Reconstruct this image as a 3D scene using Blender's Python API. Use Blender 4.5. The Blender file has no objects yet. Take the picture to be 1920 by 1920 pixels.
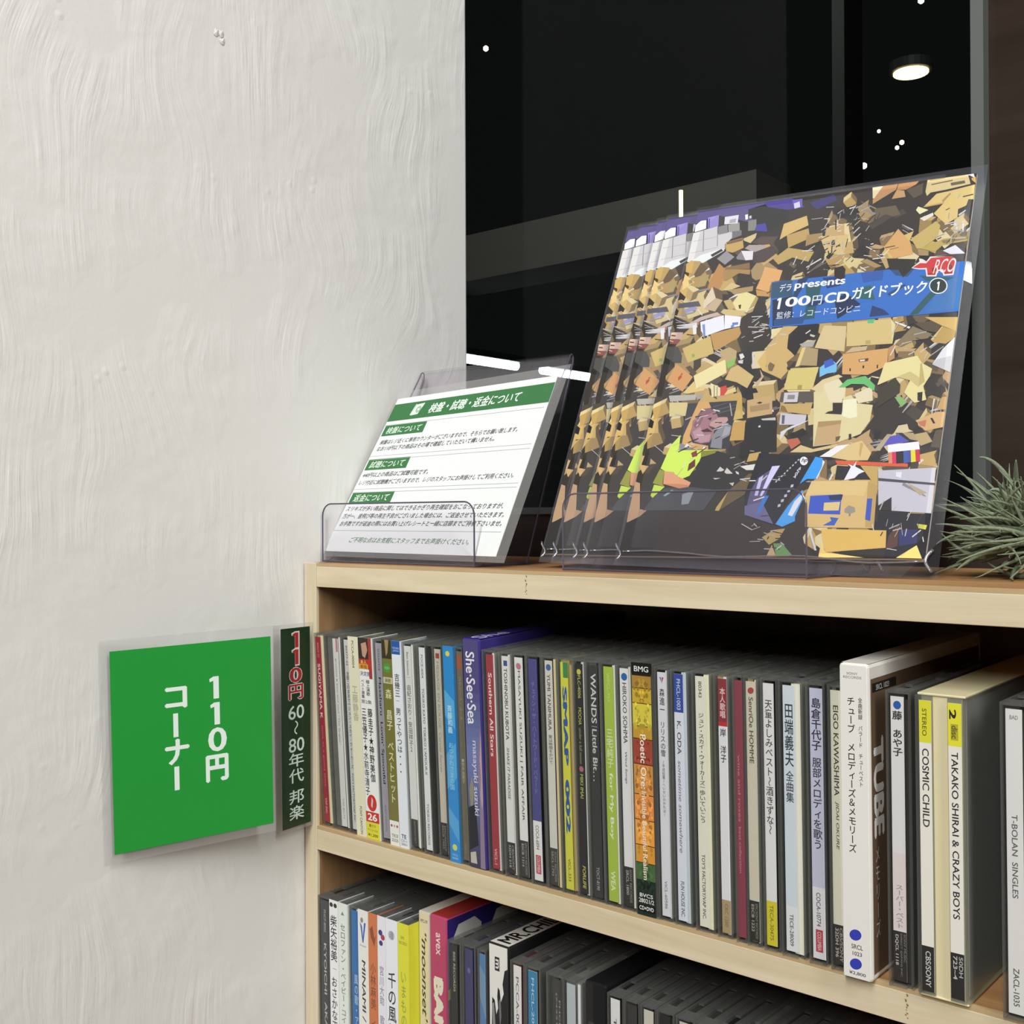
import bpy, math, random
from mathutils import Vector, Matrix

S = bpy.context.scene
COL = S.collection
# ------------------------------------------------------------------ camera, world, lights, exposure
F = 2100.0
RIGHT, DOWN, FWD = Vector((0.75656, 0.65390, -0.00424)), Vector((-0.0062, 0.0007, -0.99998)), Vector((-0.65390, 0.75656, 0.00462))
CAM = Vector((0.58183, -0.46422, 0.02931))
cd = bpy.data.cameras.new('camera')
cd.sensor_fit = 'HORIZONTAL'
cd.sensor_width = 36.0
cd.lens = F / 1920 * 36.0
cd.clip_start = 0.01
cam = bpy.data.objects.new('camera', cd)
COL.objects.link(cam)
rot = Matrix((RIGHT, -DOWN, -FWD)).transposed().to_4x4()
cam.matrix_world = Matrix.Translation(CAM) @ rot
S.camera = cam

W = bpy.data.worlds.new('night')
W.use_nodes = True
W.node_tree.nodes['Background'].inputs[0].default_value = (0.9, 0.95, 1.0, 1)
W.node_tree.nodes['Background'].inputs[1].default_value = 0.006
S.world = W


def area(name, loc, aim, sx, sy, watt, col=(1, 1, 0.985)):
    d = bpy.data.lights.new(name, 'AREA')
    d.shape = 'RECTANGLE'
    d.size, d.size_y, d.energy, d.color = sx, sy, watt, col
    o = bpy.data.objects.new(name, d)
    COL.objects.link(o)
    o.location = loc
    o.rotation_euler = (Vector(aim) - Vector(loc)).to_track_quat('-Z', 'Y').to_euler()
    return o


area('ceiling_tube_light', (0.60, -0.75, 1.42), (0.55, -0.55, 0), 0.30, 1.2, 7)
area('ceiling_tube_light_two', (2.10, -0.65, 1.25), (0.2, -0.2, -0.1), 0.30, 1.2, 25)
area('ceiling_tube_light_three', (0.95, -1.95, 1.35), (0.45, -0.3, -0.2), 0.30, 1.2, 47)
VS = S.view_settings
VS.view_transform, VS.look, VS.gamma, VS.use_curve_mapping = 'Standard', 'None', 1.0, False
VS.exposure = 0.0
S.cycles.transparent_max_bounces = 64
S.cycles.max_bounces = 10
S.cycles.sample_clamp_indirect = 1.5
S.cycles.blur_glossy = 1.0


# ------------------------------------------------------------------ pixel <-> world (photo measured at 1920)
def ray(p):
    return (RIGHT * ((p[0] - 960) / F) + DOWN * ((p[1] - 960) / F) + FWD)


def on(p, axis, val):
    d = ray(p)
    return CAM + d * ((val - CAM[axis]) / d[axis])


def near(p, q):
    d = ray(p).normalized()
    return CAM + d * (Vector(q) - CAM).dot(d)


def planar(pix, corners):
    """the flat four-cornered sheet through the given points, seen at the measured corners"""
    P = [Vector(c) for c in corners]
    n = (P[2] - P[0]).cross(P[3] - P[1]).normalized()
    c0 = sum(P, Vector()) / 4
    out = []
    for p in pix:
        d = ray(p)
        out.append(CAM + d * ((c0 - CAM).dot(n) / d.dot(n)))
    return out


# ------------------------------------------------------------------ colours and materials
def lin(c):
    c = c / 255.0
    return c / 12.92 if c <= 0.04045 else ((c + 0.055) / 1.055) ** 2.4


def H(h):
    if isinstance(h, tuple):
        return h
    h = h.lstrip('#')
    return tuple(lin(int(h[i:i + 2], 16)) for i in (0, 2, 4)) + (1.0,)


def mat(name):
    m = bpy.data.materials.new(name)
    m.use_nodes = True
    nt = m.node_tree
    b = nt.nodes['Principled BSDF']
    return m, nt, b


def N(nt, t, **kw):
    n = nt.nodes.new(t)
    for k, v in kw.items():
        if k.startswith('_'):
            setattr(n, k[1:], v)
        else:
            n.inputs[k.replace('__', ' ')].default_value = v
    return n


def print_mat(name, rough, coat, grain=0.04):
    m, nt, b = mat(name)
    a = N(nt, 'ShaderNodeVertexColor', _layer_name='Col')
    no = N(nt, 'ShaderNodeTexNoise', Scale=900.0, Detail=2.0)
    mx = N(nt, 'ShaderNodeMixRGB', _blend_type='MULTIPLY', Fac=grain)
    nt.links.new(a.outputs[0], mx.inputs[1])
    nt.links.new(no.outputs[0], mx.inputs[2])
    nt.links.new(mx.outputs[0], b.inputs['Base Color'])
    b.inputs['Roughness'].default_value = rough
    b.inputs['Coat Weight'].default_value = coat
    b.inputs['Coat Roughness'].default_value = 0.12
    b.inputs['Specular IOR Level'].default_value = 0.3
    return m


PRINT = print_mat('printed_paper', 0.55, 0.0)
GLOSSY = print_mat('glossy_printed_card', 0.4, 0.25)


def flat(name, col, rough=0.5, grain=0.1, scale=300.0, coat=0.0):
    m, nt, b = mat(name)
    c = H(col)
    no = N(nt, 'ShaderNodeTexNoise', Scale=scale, Detail=3.0)
    r = nt.nodes.new('ShaderNodeValToRGB')
    r.color_ramp.elements[0].color = tuple(x * (1 - grain) for x in c[:3]) + (1,)
    r.color_ramp.elements[1].color = tuple(min(1, x * (1 + grain)) for x in c[:3]) + (1,)
    nt.links.new(no.outputs[0], r.inputs[0])
    nt.links.new(r.outputs[0], b.inputs['Base Color'])
    b.inputs['Roughness'].default_value = rough
    b.inputs['Coat Weight'].default_value = coat
    return m


def clear(name, tint, haze, hazecol, rough=0.08, edge=0.5, base=0.04, bump=0.0, bscale=60.0):
    """thin clear plastic: see-through, a little milky, glossy towards the edges"""
    m = bpy.data.materials.new(name)
    m.use_nodes = True
    nt = m.node_tree
    nt.nodes.clear()
    out = nt.nodes.new('ShaderNodeOutputMaterial')
    tr = N(nt, 'ShaderNodeBsdfTransparent', Color=H(tint))
    df = N(nt, 'ShaderNodeBsdfDiffuse', Color=H(hazecol))
    gl = N(nt, 'ShaderNodeBsdfGlossy', Roughness=rough)
    lw = N(nt, 'ShaderNodeLayerWeight', Blend=0.5)
    ma = N(nt, 'ShaderNodeMath', _operation='MULTIPLY_ADD')
    ma.inputs[1].default_value = edge
    ma.inputs[2].default_value = base
    pw = N(nt, 'ShaderNodeMath', _operation='POWER')
    pw.inputs[1].default_value = 3.0
    nt.links.new(lw.outputs['Facing'], pw.inputs[0])
    nt.links.new(pw.outputs[0], ma.inputs[0])
    m1 = N(nt, 'ShaderNodeMixShader', Fac=haze)
    m2 = N(nt, 'ShaderNodeMixShader')
    nt.links.new(tr.outputs[0], m1.inputs[1])
    nt.links.new(df.outputs[0], m1.inputs[2])
    nt.links.new(ma.outputs[0], m2.inputs[0])
    nt.links.new(m1.outputs[0], m2.inputs[1])
    nt.links.new(gl.outputs[0], m2.inputs[2])
    if bump:
        no = N(nt, 'ShaderNodeTexNoise', Scale=bscale, Detail=2.0, Distortion=1.5)
        bp = N(nt, 'ShaderNodeBump', Strength=bump, Distance=0.004)
        nt.links.new(no.outputs[0], bp.inputs['Height'])
        nt.links.new(bp.outputs[0], gl.inputs['Normal'])
    nt.links.new(m2.outputs[0], out.inputs[0])
    return m


CASE = clear('jewel_case_plastic', 'e4e6e4', 0.14, 'b4b4b0', 0.12, 0.35, 0.02)
WINDOW = clear('clear_polystyrene', 'fdfdfd', 0.005, 'c8c8c8', 0.1, 0.2, 0.006)
ACRYL = clear('clear_acrylic', 'fbfafc', 0.02, 'c8c6cc', 0.05, 0.4, 0.015)
FILM = clear('polypropylene_sleeve', 'f5f5f7', 0.035, 'd0d0d8', 0.12, 0.4, 0.012)
GLINT = clear('glint_fold_film', 'e8e8ec', 0.15, 'e0e0e6', 0.16, 0.5, 0.30)
LAMI = clear('laminate_film', 'f2f2f2', 0.2, 'd8d8d4', 0.2, 0.25, 0.02)
PANE = clear('window_glass', 'e8ecea', 0.0, '808080', 0.0, 0.06, 0.004)
ACRIM = clear('acrylic_rim', 'b0aab8', .35, '8a8494', .1, .4, .05)
ACEDGE = flat('acrylic_cut_edge', '4a4458', 0.25, 0.1)
WHITE = flat('white_paper_edge', 'e6e4dc', 0.7, 0.04)


def emit(name, col, s):
    m = bpy.data.materials.new(name)
    m.use_nodes = True
    nt = m.node_tree
    nt.nodes.clear()
    e = N(nt, 'ShaderNodeEmission', Color=H(col), Strength=s)
    o = nt.nodes.new('ShaderNodeOutputMaterial')
    nt.links.new(e.outputs[0], o.inputs[0])
    return m


def wood(name, c0, c1, axis, scale=1.0, rough=0.6, contrast=(0.35, 0.7)):
    m, nt, b = mat(name)
    tc = nt.nodes.new('ShaderNodeTexCoord')
    mp = nt.nodes.new('ShaderNodeMapping')
    sc = [90 * scale] * 3
    sc[axis] = 6 * scale
    mp.inputs['Scale'].default_value = sc
    n1 = N(nt, 'ShaderNodeTexNoise', Scale=1.0, Detail=6.0, Roughness=0.6, Distortion=0.6)
    n2 = N(nt, 'ShaderNodeTexNoise', Scale=9.0, Detail=2.0)
    r = nt.nodes.new('ShaderNodeValToRGB')
    r.color_ramp.elements[0].position, r.color_ramp.elements[1].position = contrast
    r.color_ramp.elements[0].color, r.color_ramp.elements[1].color = H(c0), H(c1)
    mx = N(nt, 'ShaderNodeMixRGB', _blend_type='MULTIPLY', Fac=0.12)
    bp = N(nt, 'ShaderNodeBump', Strength=0.25, Distance=0.0006)
    L = nt.links.new
    L(tc.outputs['Object'], mp.inputs[0])
    L(mp.outputs[0], n1.inputs[0])
    L(tc.outputs['Object'], n2.inputs[0])
    L(n1.outputs[0], r.inputs[0])
    L(r.outputs[0], mx.inputs[1])
    L(n2.outputs[0], mx.inputs[2])
    L(mx.outputs[0], b.inputs['Base Color'])
    L(n1.outputs[0], bp.inputs['Height'])
    L(bp.outputs[0], b.inputs['Normal'])
    b.inputs['Roughness'].default_value = rough
    return m


PINE_X = wood('pale_pine_edge', 'd2c19c', 'e6d7b8', 0, 1.0, 0.6, (0.3, 0.62))
PINE_Z = wood('pale_pine_post', 'd0c2a0', 'e2d4b8', 2, 1.0, 0.6, (0.3, 0.62))
PLY_X = wood('tan_plywood_face', 'a07448', 'bc905e', 0, 0.8)
PLY_Z = wood('tan_plywood_side', '8e6c48', 'ae8a62', 2, 0.8)
PLYBACK = wood('brown_plywood_back', '6a5038', '806448', 2, 0.6)
VENEER = wood('veneer_line', 'bca074', 'ccb288', 0, 2.0)


def plaster():
    m, nt, b = mat('white_trowelled_plaster')
    L = nt.links.new
    tc = nt.nodes.new('ShaderNodeTexCoord')
    # broad curved trowel sweeps: stretched noise over coordinates bent by a slow noise
    slow = N(nt, 'ShaderNodeTexNoise', Scale=7.0, Detail=1.0)
    sub = N(nt, 'ShaderNodeVectorMath', _operation='SUBTRACT')
    sub.inputs[1].default_value = (0.5, 0.5, 0.5)
    sca = N(nt, 'ShaderNodeVectorMath', _operation='SCALE')
    sca.inputs['Scale'].default_value = 0.09
    add = N(nt, 'ShaderNodeVectorMath', _operation='ADD')
    mp = nt.nodes.new('ShaderNodeMapping')
    mp.inputs['Rotation'].default_value = (math.radians(-14), 0, 0)
    mp.inputs['Scale'].default_value = (40, 150, 9)
    n1 = N(nt, 'ShaderNodeTexNoise', Scale=1.0, Detail=3.0, Roughness=0.55)
    n2 = N(nt, 'ShaderNodeTexNoise', Scale=16.0, Detail=3.0)
    vo = N(nt, 'ShaderNodeTexVoronoi', Scale=75.0, Randomness=1.0)
    vr = nt.nodes.new('ShaderNodeValToRGB')
    vr.color_ramp.elements[0].position, vr.color_ramp.elements[1].position = 0.0, 0.22
    vr.color_ramp.elements[0].color, vr.color_ramp.elements[1].color = (1, 1, 1, 1), (0, 0, 0, 1)
    msk = N(nt, 'ShaderNodeTexNoise', Scale=14.0, Detail=2.0)
    mr = nt.nodes.new('ShaderNodeValToRGB')
    mr.color_ramp.elements[0].position, mr.color_ramp.elements[1].position = 0.55, 0.68
    mr2 = nt.nodes.new('ShaderNodeValToRGB')
    mr2.color_ramp.elements[0].position, mr2.color_ramp.elements[1].position = 0.42, 0.62
    fine = N(nt, 'ShaderNodeTexNoise', Scale=420.0, Detail=3.0)
    L(tc.outputs['Object'], slow.inputs[0])
    L(slow.outputs['Color'], sub.inputs[0])
    L(sub.outputs[0], sca.inputs[0])
    L(sca.outputs[0], add.inputs[0])
    L(tc.outputs['Object'], add.inputs[1])
    L(add.outputs[0], mp.inputs[0])
    L(mp.outputs[0], n1.inputs[0])
    for n in (n2, vo, msk, fine):
        L(tc.outputs['Object'], n.inputs[0])
    L(vo.outputs['Distance'], vr.inputs[0])
    L(msk.outputs[0], mr.inputs[0])
    L(n2.outputs[0], mr2.inputs[0])
    a1 = N(nt, 'ShaderNodeMath', _operation='MULTIPLY')      # sweeps only in patches
    L(n1.outputs[0], a1.inputs[0])
    L(mr2.outputs[0], a1.inputs[1])
    a2 = N(nt, 'ShaderNodeMath', _operation='MULTIPLY')
    L(vr.outputs[0], a2.inputs[0])
    L(mr.outputs[0], a2.inputs[1])
    a3 = N(nt, 'ShaderNodeMath', _operation='MULTIPLY_ADD')
    L(a2.outputs[0], a3.inputs[0])
    a3.inputs[1].default_value = 0.35
    L(a1.outputs[0], a3.inputs[2])
    a4 = N(nt, 'ShaderNodeMath', _operation='MULTIPLY_ADD')
    L(fine.outputs[0], a4.inputs[0])
    a4.inputs[1].default_value = 0.08
    L(a3.outputs[0], a4.inputs[2])
    bp = N(nt, 'ShaderNodeBump', Strength=0.45, Distance=0.0022)
    L(a4.outputs[0], bp.inputs['Height'])
    L(bp.outputs[0], b.inputs['Normal'])
    r = nt.nodes.new('ShaderNodeValToRGB')
    r.color_ramp.elements[0].color, r.color_ramp.elements[1].color = H('dfded9'), H('e7e6e2')
    L(n2.outputs[0], r.inputs[0])
    L(r.outputs[0], b.inputs['Base Color'])
    b.inputs['Roughness'].default_value = 0.6
    b.inputs['Specular IOR Level'].default_value = 0.25
    return m


PLASTER = plaster()


# ------------------------------------------------------------------ mesh builder
class MB:
    def __init__(s):
        s.v, s.f, s.c = [], [], []

    def face(s, pts, col=(0.8, 0.8, 0.8, 1)):
        i = len(s.v)
        s.v += [tuple(p) for p in pts]
        s.f.append(tuple(range(i, i + len(pts))))
        s.c.append(H(col))

    def box(s, x0, x1, y0, y1, z0, z1, col=(0.8, 0.8, 0.8, 1)):
        P = [(x, y, z) for z in (z0, z1) for y in (y0, y1) for x in (x0, x1)]
        i = len(s.v)
        s.v += P
        for q in ((0, 2, 3, 1), (4, 5, 7, 6), (0, 1, 5, 4), (2, 6, 7, 3), (0, 4, 6, 2), (1, 3, 7, 5)):
            s.f.append(tuple(i + k for k in q))
            s.c.append(H(col))

    def strip(s, prof, x0, x1, th, col=(0.8, 0.8, 0.8, 1), caps=True):
        """profile of (y, z) thickened by th, extruded along x"""
        n = len(prof)
        off = []
        for k in range(n):
            a, b = Vector(prof[max(k - 1, 0)]), Vector(prof[min(k + 1, n - 1)])
            t = (b - a).normalized()
            off.append((prof[k][0] - t.y * th, prof[k][1] + t.x * th))
        ring = list(prof) + off[::-1]
        m = len(ring)
        i = len(s.v)
        s.v += [(x0, y, z) for y, z in ring] + [(x1, y, z) for y, z in ring]
        for k in range(m):
            j = (k + 1) % m
            s.f.append((i + k, i + j, i + m + j, i + m + k))
            s.c.append(H(col))
        if caps:
            for k in range(n - 1):
                for o in (0, m):
                    s.f.append((i + o + k, i + o + k + 1, i + o + m - 2 - k, i + o + m - 1 - k))
                    s.c.append(H(col))

    def tube(s, pts, rad, n=6, col=(0.8, 0.8, 0.8, 1)):
        i0 = len(s.v)
        for k, p in enumerate(pts):
            p = Vector(p)
            t = (Vector(pts[min(k + 1, len(pts) - 1)]) - Vector(pts[max(k - 1, 0)])).normalized()
            a = t.orthogonal().normalized() if k == 0 else (a - t * a.dot(t)).normalized()
            b = t.cross(a)
            r = rad[k] if isinstance(rad, (list, tuple)) else rad
            for q in range(n):
                an = 2 * math.pi * q / n
                s.v.append(tuple(p + a * (r * math.cos(an)) + b * (r * math.sin(an))))
        for k in range(len(pts) - 1):
            for q in range(n):
                w = (q + 1) % n
                s.f.append((i0 + k * n + q, i0 + k * n + w, i0 + (k + 1) * n + w, i0 + (k + 1) * n + q))
                s.c.append(H(col))
        for e in (0, len(pts) - 1):
            s.f.append(tuple(i0 + e * n + q for q in range(n)))
            s.c.append(H(col))

    def build(s, name, m, parent=None, bevel=0.0, smooth=False):
        me = bpy.data.meshes.new(name)
        me.from_pydata(s.v, [], s.f)
        ca = me.color_attributes.new('Col', 'FLOAT_COLOR', 'CORNER')
        buf = []
        for f, c in zip(s.f, s.c):
            buf += list(c) * len(f)
        ca.data.foreach_set('color', buf)
        me.materials.append(m)
        me.update()
        if smooth:
            for p in me.polygons:
                p.use_smooth = True
        o = bpy.data.objects.new(name, me)
        COL.objects.link(o)
        if parent:
            o.parent = parent
        if bevel:
            b = o.modifiers.new('bevel', 'BEVEL')
            b.width, b.segments, b.limit_method = bevel, 2, 'ANGLE'
        return o


def tag(o, label=None, cat=None, group=None, kind=None):
    for k, v in (('label', label), ('category', cat), ('group', group), ('kind', kind)):
        if v:
            o[k] = v
    return o


def empty(name, loc, rx=0.0):
    o = bpy.data.objects.new(name, None)
    o.empty_display_size = 0.02
    COL.objects.link(o)
    o.location = loc
    o.rotation_euler = (rx, 0, 0)
    return o


# ------------------------------------------------------------------ lettering: outlines turned into flat print
_T = {}


def glyphs(s, bold=0.0, res=3):
    k = (s, bold, res)
    if k not in _T:
        c = bpy.data.curves.new('lettering', 'FONT')
        c.body, c.size, c.resolution_u = s, 1.0, res
        o = bpy.data.objects.new('lettering', c)
        COL.objects.link(o)
        bpy.context.view_layer.update()
        ev = o.evaluated_get(bpy.context.evaluated_depsgraph_get())
        me = ev.to_mesh()
        V = [(v.co.x, v.co.y) for v in me.vertices]
        P = [tuple(p.vertices) for p in me.polygons]
        if bold:      # heavier strokes: overprint with tiny shifts
            V0, P0 = V, P
            V, P = [], []
            for dx, dy in ((-1, 0), (1, 0), (0, .8), (0, -.8)):
                n = len(V)
                V += [(x + dx * bold, y + dy * bold) for x, y in V0]
                P += [tuple(n + i for i in p) for p in P0]
        ev.to_mesh_clear()
        bpy.data.objects.remove(o)
        bpy.data.curves.remove(c)
        _T[k] = (V, P)
    return _T[k]


class Canvas:
    """flat print in its own 2D frame; a mark that overlaps earlier ones lies a hair above them"""

    def __init__(s, step=6e-6, cell=None):
        s.items, s.step, s.cell, s.grid = [], step, cell, {}

    def add(s, V, P, col, copies=1):
        xs, ys = [v[0] for v in V], [v[1] for v in V]
        x0, x1, y0, y1 = min(xs), max(xs), min(ys), max(ys)
        if s.cell:
            keys = [(i, j) for i in range(int(x0 / s.cell), int(x1 / s.cell) + 1) for j in range(int(y0 / s.cell), int(y1 / s.cell) + 1)]
        else:
            keys = [0]
        top = 0
        for k in keys:
            for bx in s.grid.get(k, ()):
                if bx[4] > top and bx[0] < x1 and bx[1] > x0 and bx[2] < y1 and bx[3] > y0:
                    top = bx[4]
        bx = (x0, x1, y0, y1, top + copies)
        for k in keys:
            s.grid.setdefault(k, []).append(bx)
        n = len(V) // copies
        L = [(top + 1 + min(i // max(n, 1), copies - 1)) * s.step for i in range(len(V))]
        s.items.append((list(V), P, H(col), L))

    def poly(s, pts, col):
        s.add(list(pts), [tuple(range(len(pts)))], col)

    def rect(s, x0, y0, x1, y1, col):
        s.poly([(x0, y0), (x1, y0), (x1, y1), (x0, y1)], col)

    def ell(s, cx, cy, rx, ry, col, n=20, ang=0.0):
        ca, sa = math.cos(ang), math.sin(ang)
        s.poly([(cx + rx * math.cos(t) * ca - ry * math.sin(t) * sa, cy + rx * math.cos(t) * sa + ry * math.sin(t) * ca)
                for t in (2 * math.pi * k / n for k in range(n))], col)

    def line(s, a, b, w, col):
        a, b = Vector(a), Vector(b)
        d = (b - a).normalized() * (w / 2)
        q = Vector((-d.y, d.x))
        s.poly([a - q, b - q, b + q, a + q], col)

    def text(s, t, x0, y0, x1, y1, col, rot=0, bold=0.0, shear=0.0, keep=False):
        """fit the string to the box; rot=-90 reads downwards"""
        V, P = glyphs(t, bold)
        if not V:
            return
        V = [(x + shear * y, y) for x, y in V]
        if rot == -90:
            V = [(y, -x) for x, y in V]
        elif rot == 90:
            V = [(-y, x) for x, y in V]
        xs, ys = [v[0] for v in V], [v[1] for v in V]
        a, b, c, d = min(xs), max(xs), min(ys), max(ys)
        sx, sy = (x1 - x0) / max(b - a, 1e-6), (y1 - y0) / max(d - c, 1e-6)
        ox, oy = x0, y0
        if keep:
            k = min(sx, sy)
            ox, oy = (x0 + x1 - k * (b - a)) / 2, (y0 + y1 - k * (d - c)) / 2
            sx = sy = k
        s.add([(ox + (x - a) * sx, oy + (y - c) * sy) for x, y in V], P, col, 4 if bold else 1)

    def one(s, x0, y0, x1, y1, col):
        w, h = x1 - x0, y1 - y0
        s.poly([(x0 + .42 * w, y0), (x1, y0), (x1, y1), (x0 + .42 * w, y1), (x0, y1 - .10 * h), (x0 + .04 * w, y1 - .24 * h), (x0 + .42 * w, y1 - .19 * h)], col)

    def vtext(s, t, xc, y1, y0, w, col, bold=0.0):
        """characters stacked upright from y1 down to y0"""
        cell = (y1 - y0) / len(t)
        for k, ch in enumerate(t):
            if ch in ' 　':
                continue
            V, P = glyphs(ch, bold)
            if not V:
                continue
            yc = y1 - (k + 0.5) * cell
            xs, ys = [v[0] for v in V], [v[1] for v in V]
            if ch in 'ー〜~|・…':
                V = [(y, -x) for x, y in V]
                xs, ys = [v[0] for v in V], [v[1] for v in V]
                cx, cy = (min(xs) + max(xs)) / 2, (min(ys) + max(ys)) / 2
            elif ord(ch) < 0x3000 or 0xff00 <= ord(ch) <= 0xff5e:
                cx, cy = (min(xs) + max(xs)) / 2, (min(ys) + max(ys)) / 2
            else:
                cx, cy = 0.5, 0.38
                if ch in 'っッょュャァィェョゃゅ':
                    cx, cy = 0.42, 0.36
            # glyph em = 1: scale to the column width and the cell height
            s.add([(xc + (x - cx) * w, yc + (y - cy) * cell * 1.02) for x, y in V], P, col, 4 if bold else 1)

    def put(s, mb, fn):
        """fn(x, y, lift) -> point"""
        for V, P, c, L in s.items:
            i = len(mb.v)
            mb.v += [tuple(fn(p[0], p[1], l)) for p, l in zip(V, L)]
            for p in P:
                mb.f.append(tuple(i + k for k in p))
                mb.c.append(c)


# ------------------------------------------------------------------ the setting
mb = MB()
mb.box(-0.12, 0.0, -0.30, 0.158, -0.72, 1.45)
wall = tag(mb.build('wall_left', PLASTER, None, 0.002), kind='structure')
mb = MB()   # the chip in the plaster
c = on((410, 66), 0, 0.0)
rnd = random.Random(3)
for k in range(3):
    cy, cz = c.y + (-.0018, .0016, .0024)[k], c.z + (.0012, .0018, -.0030)[k]
    r = (.0022, .0018, .0020)[k]
    pts = [(0.0003, cy + r * math.cos(a) * rnd.uniform(.6, 1.3), cz + r * math.sin(a) * rnd.uniform(.7, 1.8)) for a in [i * math.pi / 4 for i in range(8)]]
    for i in range(8):
        mb.face([pts[i], pts[(i + 1) % 8], (0.0009, cy, cz)], 'e2e1dc')
mb.build('plaster_chip', PRINT, wall)

win = empty('window_1', (0.4, 0.185, 0.0))
tag(win, kind='structure')
DARKMET = flat('dull_grey_metal', '5c605e', 0.4, 0.08)
SILL = wood('dark_brown_sill', '2a1e18', '3a2a22', 0, 0.5, 0.5)


def wpart(name, m, *b):
    q = MB()
    for bx in b:
        q.box(bx[0] - .4, bx[1] - .4, bx[2] - .185, bx[3] - .185, bx[4], bx[5])
    return q.build(name, m, win)


wpart('pane', PANE, (-.25, 1.3, .1905, .1915, .036, 1.3))
wpart('mullion', DARKMET, (.3665, .3735, .181, .1900, .036, 1.3))
wpart('mullion_edge', flat('silicone_bead', '8a8e8c', 0.3), (.3645, .3655, .1885, .1895, .036, 1.3))
wpart('bottom_rail', DARKMET, (-.25, 1.3, .181, .199, .0315, .0365))
wpart('sill_board', SILL, (-.25, 1.3, .183, .197, -.72, .0315))
mb = MB()
mb.box(-.12, 3.0, -3.2, .2, -.78, -.72)
tag(mb.build('floor', wood('shop_floor', '6e5a46', '8a745c', 1, 0.2)), kind='structure')

# ------------------------------------------------------------------ the shelf unit
shelf = empty('bookshelf', (0.0, 0.0, -0.72))
tag(shelf, 'pale pine edged plywood shelf unit filled with upright discs', 'shelf')
Z0 = -0.72
XR = 0.66
PI_ = 0.0130


def part(name, m, boxes, bevel=0.0, parent=shelf):
    q = MB()
    for b in boxes:
        q.box(b[0], b[1], b[2], b[3], b[4] - Z0, b[5] - Z0)
    return q.build(name, m, parent, bevel)


p = part('side_panel', PLY_Z, [(.0015, PI_, .0025, .172, Z0, 0)])
part('edge_band', PINE_Z, [(.0012, PI_ + .0002, 0, .0026, Z0, 0.0003)], 0.0004, p)
p = part('side_panel', PLY_Z, [(XR, XR + .0115, .0025, .172, Z0, 0)])
part('edge_band', PINE_Z, [(XR, XR + .012, 0, .0026, Z0, 0.0003)], 0.0004, p)
for nm, zt in (('top_board', 0.0), ('shelf_board', -.1692), ('shelf_board', -.3385), ('shelf_board', -.5080)):
    x0 = PI_ + .0002
    p = part(nm, PLY_X, [(x0, XR, .0025, .172, zt - .0150, zt)])
    e = part('edge_band', PINE_X, [(x0 + .0003, XR, 0, .0026, zt - .0151, zt - .0019)], 0.0003, p)
    part('veneer_line', VENEER, [(x0 + .0003, XR, .0001, .0026, zt - .0019, zt + .0001)], 0.0, p)
    jx = {0.0: 0.1905, -.1692: 0.3985}.get(zt)
    if jx:   # a finger joint in the edge strip
        cv = Canvas(2e-6)
        rnd = random.Random(5)
        zz = -.0022
        while zz > -.0125:
            w, h = rnd.uniform(.0002, .0006), rnd.uniform(.0006, .0016)
            xx = jx + rnd.uniform(-.0004, .0004)
            cv.poly([(xx - w, zz), (xx + w * .6, zz - h * .2), (xx + w, zz - h * .7), (xx - w * .4, zz - h)], '8a7448')
            zz -= h * rnd.uniform(.9, 1.7)
        q = MB()
        cv.put(q, lambda x, y, l: (x, -.00005 - l, y + zt - Z0))
        q.build('joint_mark', PRINT, p)
part('back_panel', PLYBACK, [(PI_, XR, .172, .1765, Z0, -.002)])

# ------------------------------------------------------------------ discs
TRAY = {k: flat('tray_' + k, c, 0.35, 0.06, coat=0.2) for k, c in dict(black='201f1e', grey='74746f', cream='e4dab0', dark='3c3a36', tan='c4b078', wine='5a2a32', purple='3c3458').items()}
ZS, ZL = -.1692, -.3385


def T_(t, u0, u1, col='2a2a2a', a=None, b=None, bold=0.0, shear=0.0, m='r'):
    return (m, t, u0, u1, col, a, b, bold, shear)


def V_(t, u0, u1, col='2a2a2a', xc=0.5, w=None, bold=0.0):
    return ('v', t, u0, u1, col, xc, w, bold)


def R_(u0, u1, col, a=0.0, b=1.0):
    return ('b', u0, u1, col, a, b)


def draw(cv, x0, x1, zb, zt, items):
    """marks on a spine; u runs 0 (top) to 1 (bottom), a..b across"""
    w, h = x1 - x0, zt - zb
    Y = lambda u: zt - u * h
    X = lambda a: x0 + a * w
    for it in items:
        if it[0] == 'b':
            cv.rect(X(it[4]), Y(it[2]), X(it[5]), Y(it[1]), it[3])
        elif it[0] in 'rh':
            _, t, u0, u1, col, a, b, bold, sh = it
            bold = max(bold, .016)
            if a is None:
                a, b = 0.24, 0.76
            cv.text(t, X(a), Y(u1), X(b), Y(u0), col, -90 if it[0] == 'r' else 0, bold, sh)
        elif it[0] == 'v':
            _, t, u0, u1, col, xc, ww, bold = it
            bold = max(bold, .014)
            cell = (u1 - u0) * h / len(t)
            cv.vtext(t, X(xc), Y(u0), Y(u1), (ww * w) if ww else min(cell * 1.05, w * 0.86), col, bold)
        elif it[0] == 'e':
            _, u, xc, rx, ry, col = it[:6]
            cv.ell(X(xc), Y(u), rx * w, ry * w, col, 18, it[6] if len(it) > 6 else 0)
        elif it[0] == 'p':
            cv.poly([(X(a), Y(u)) for a, u in it[2]], it[1])


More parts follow.
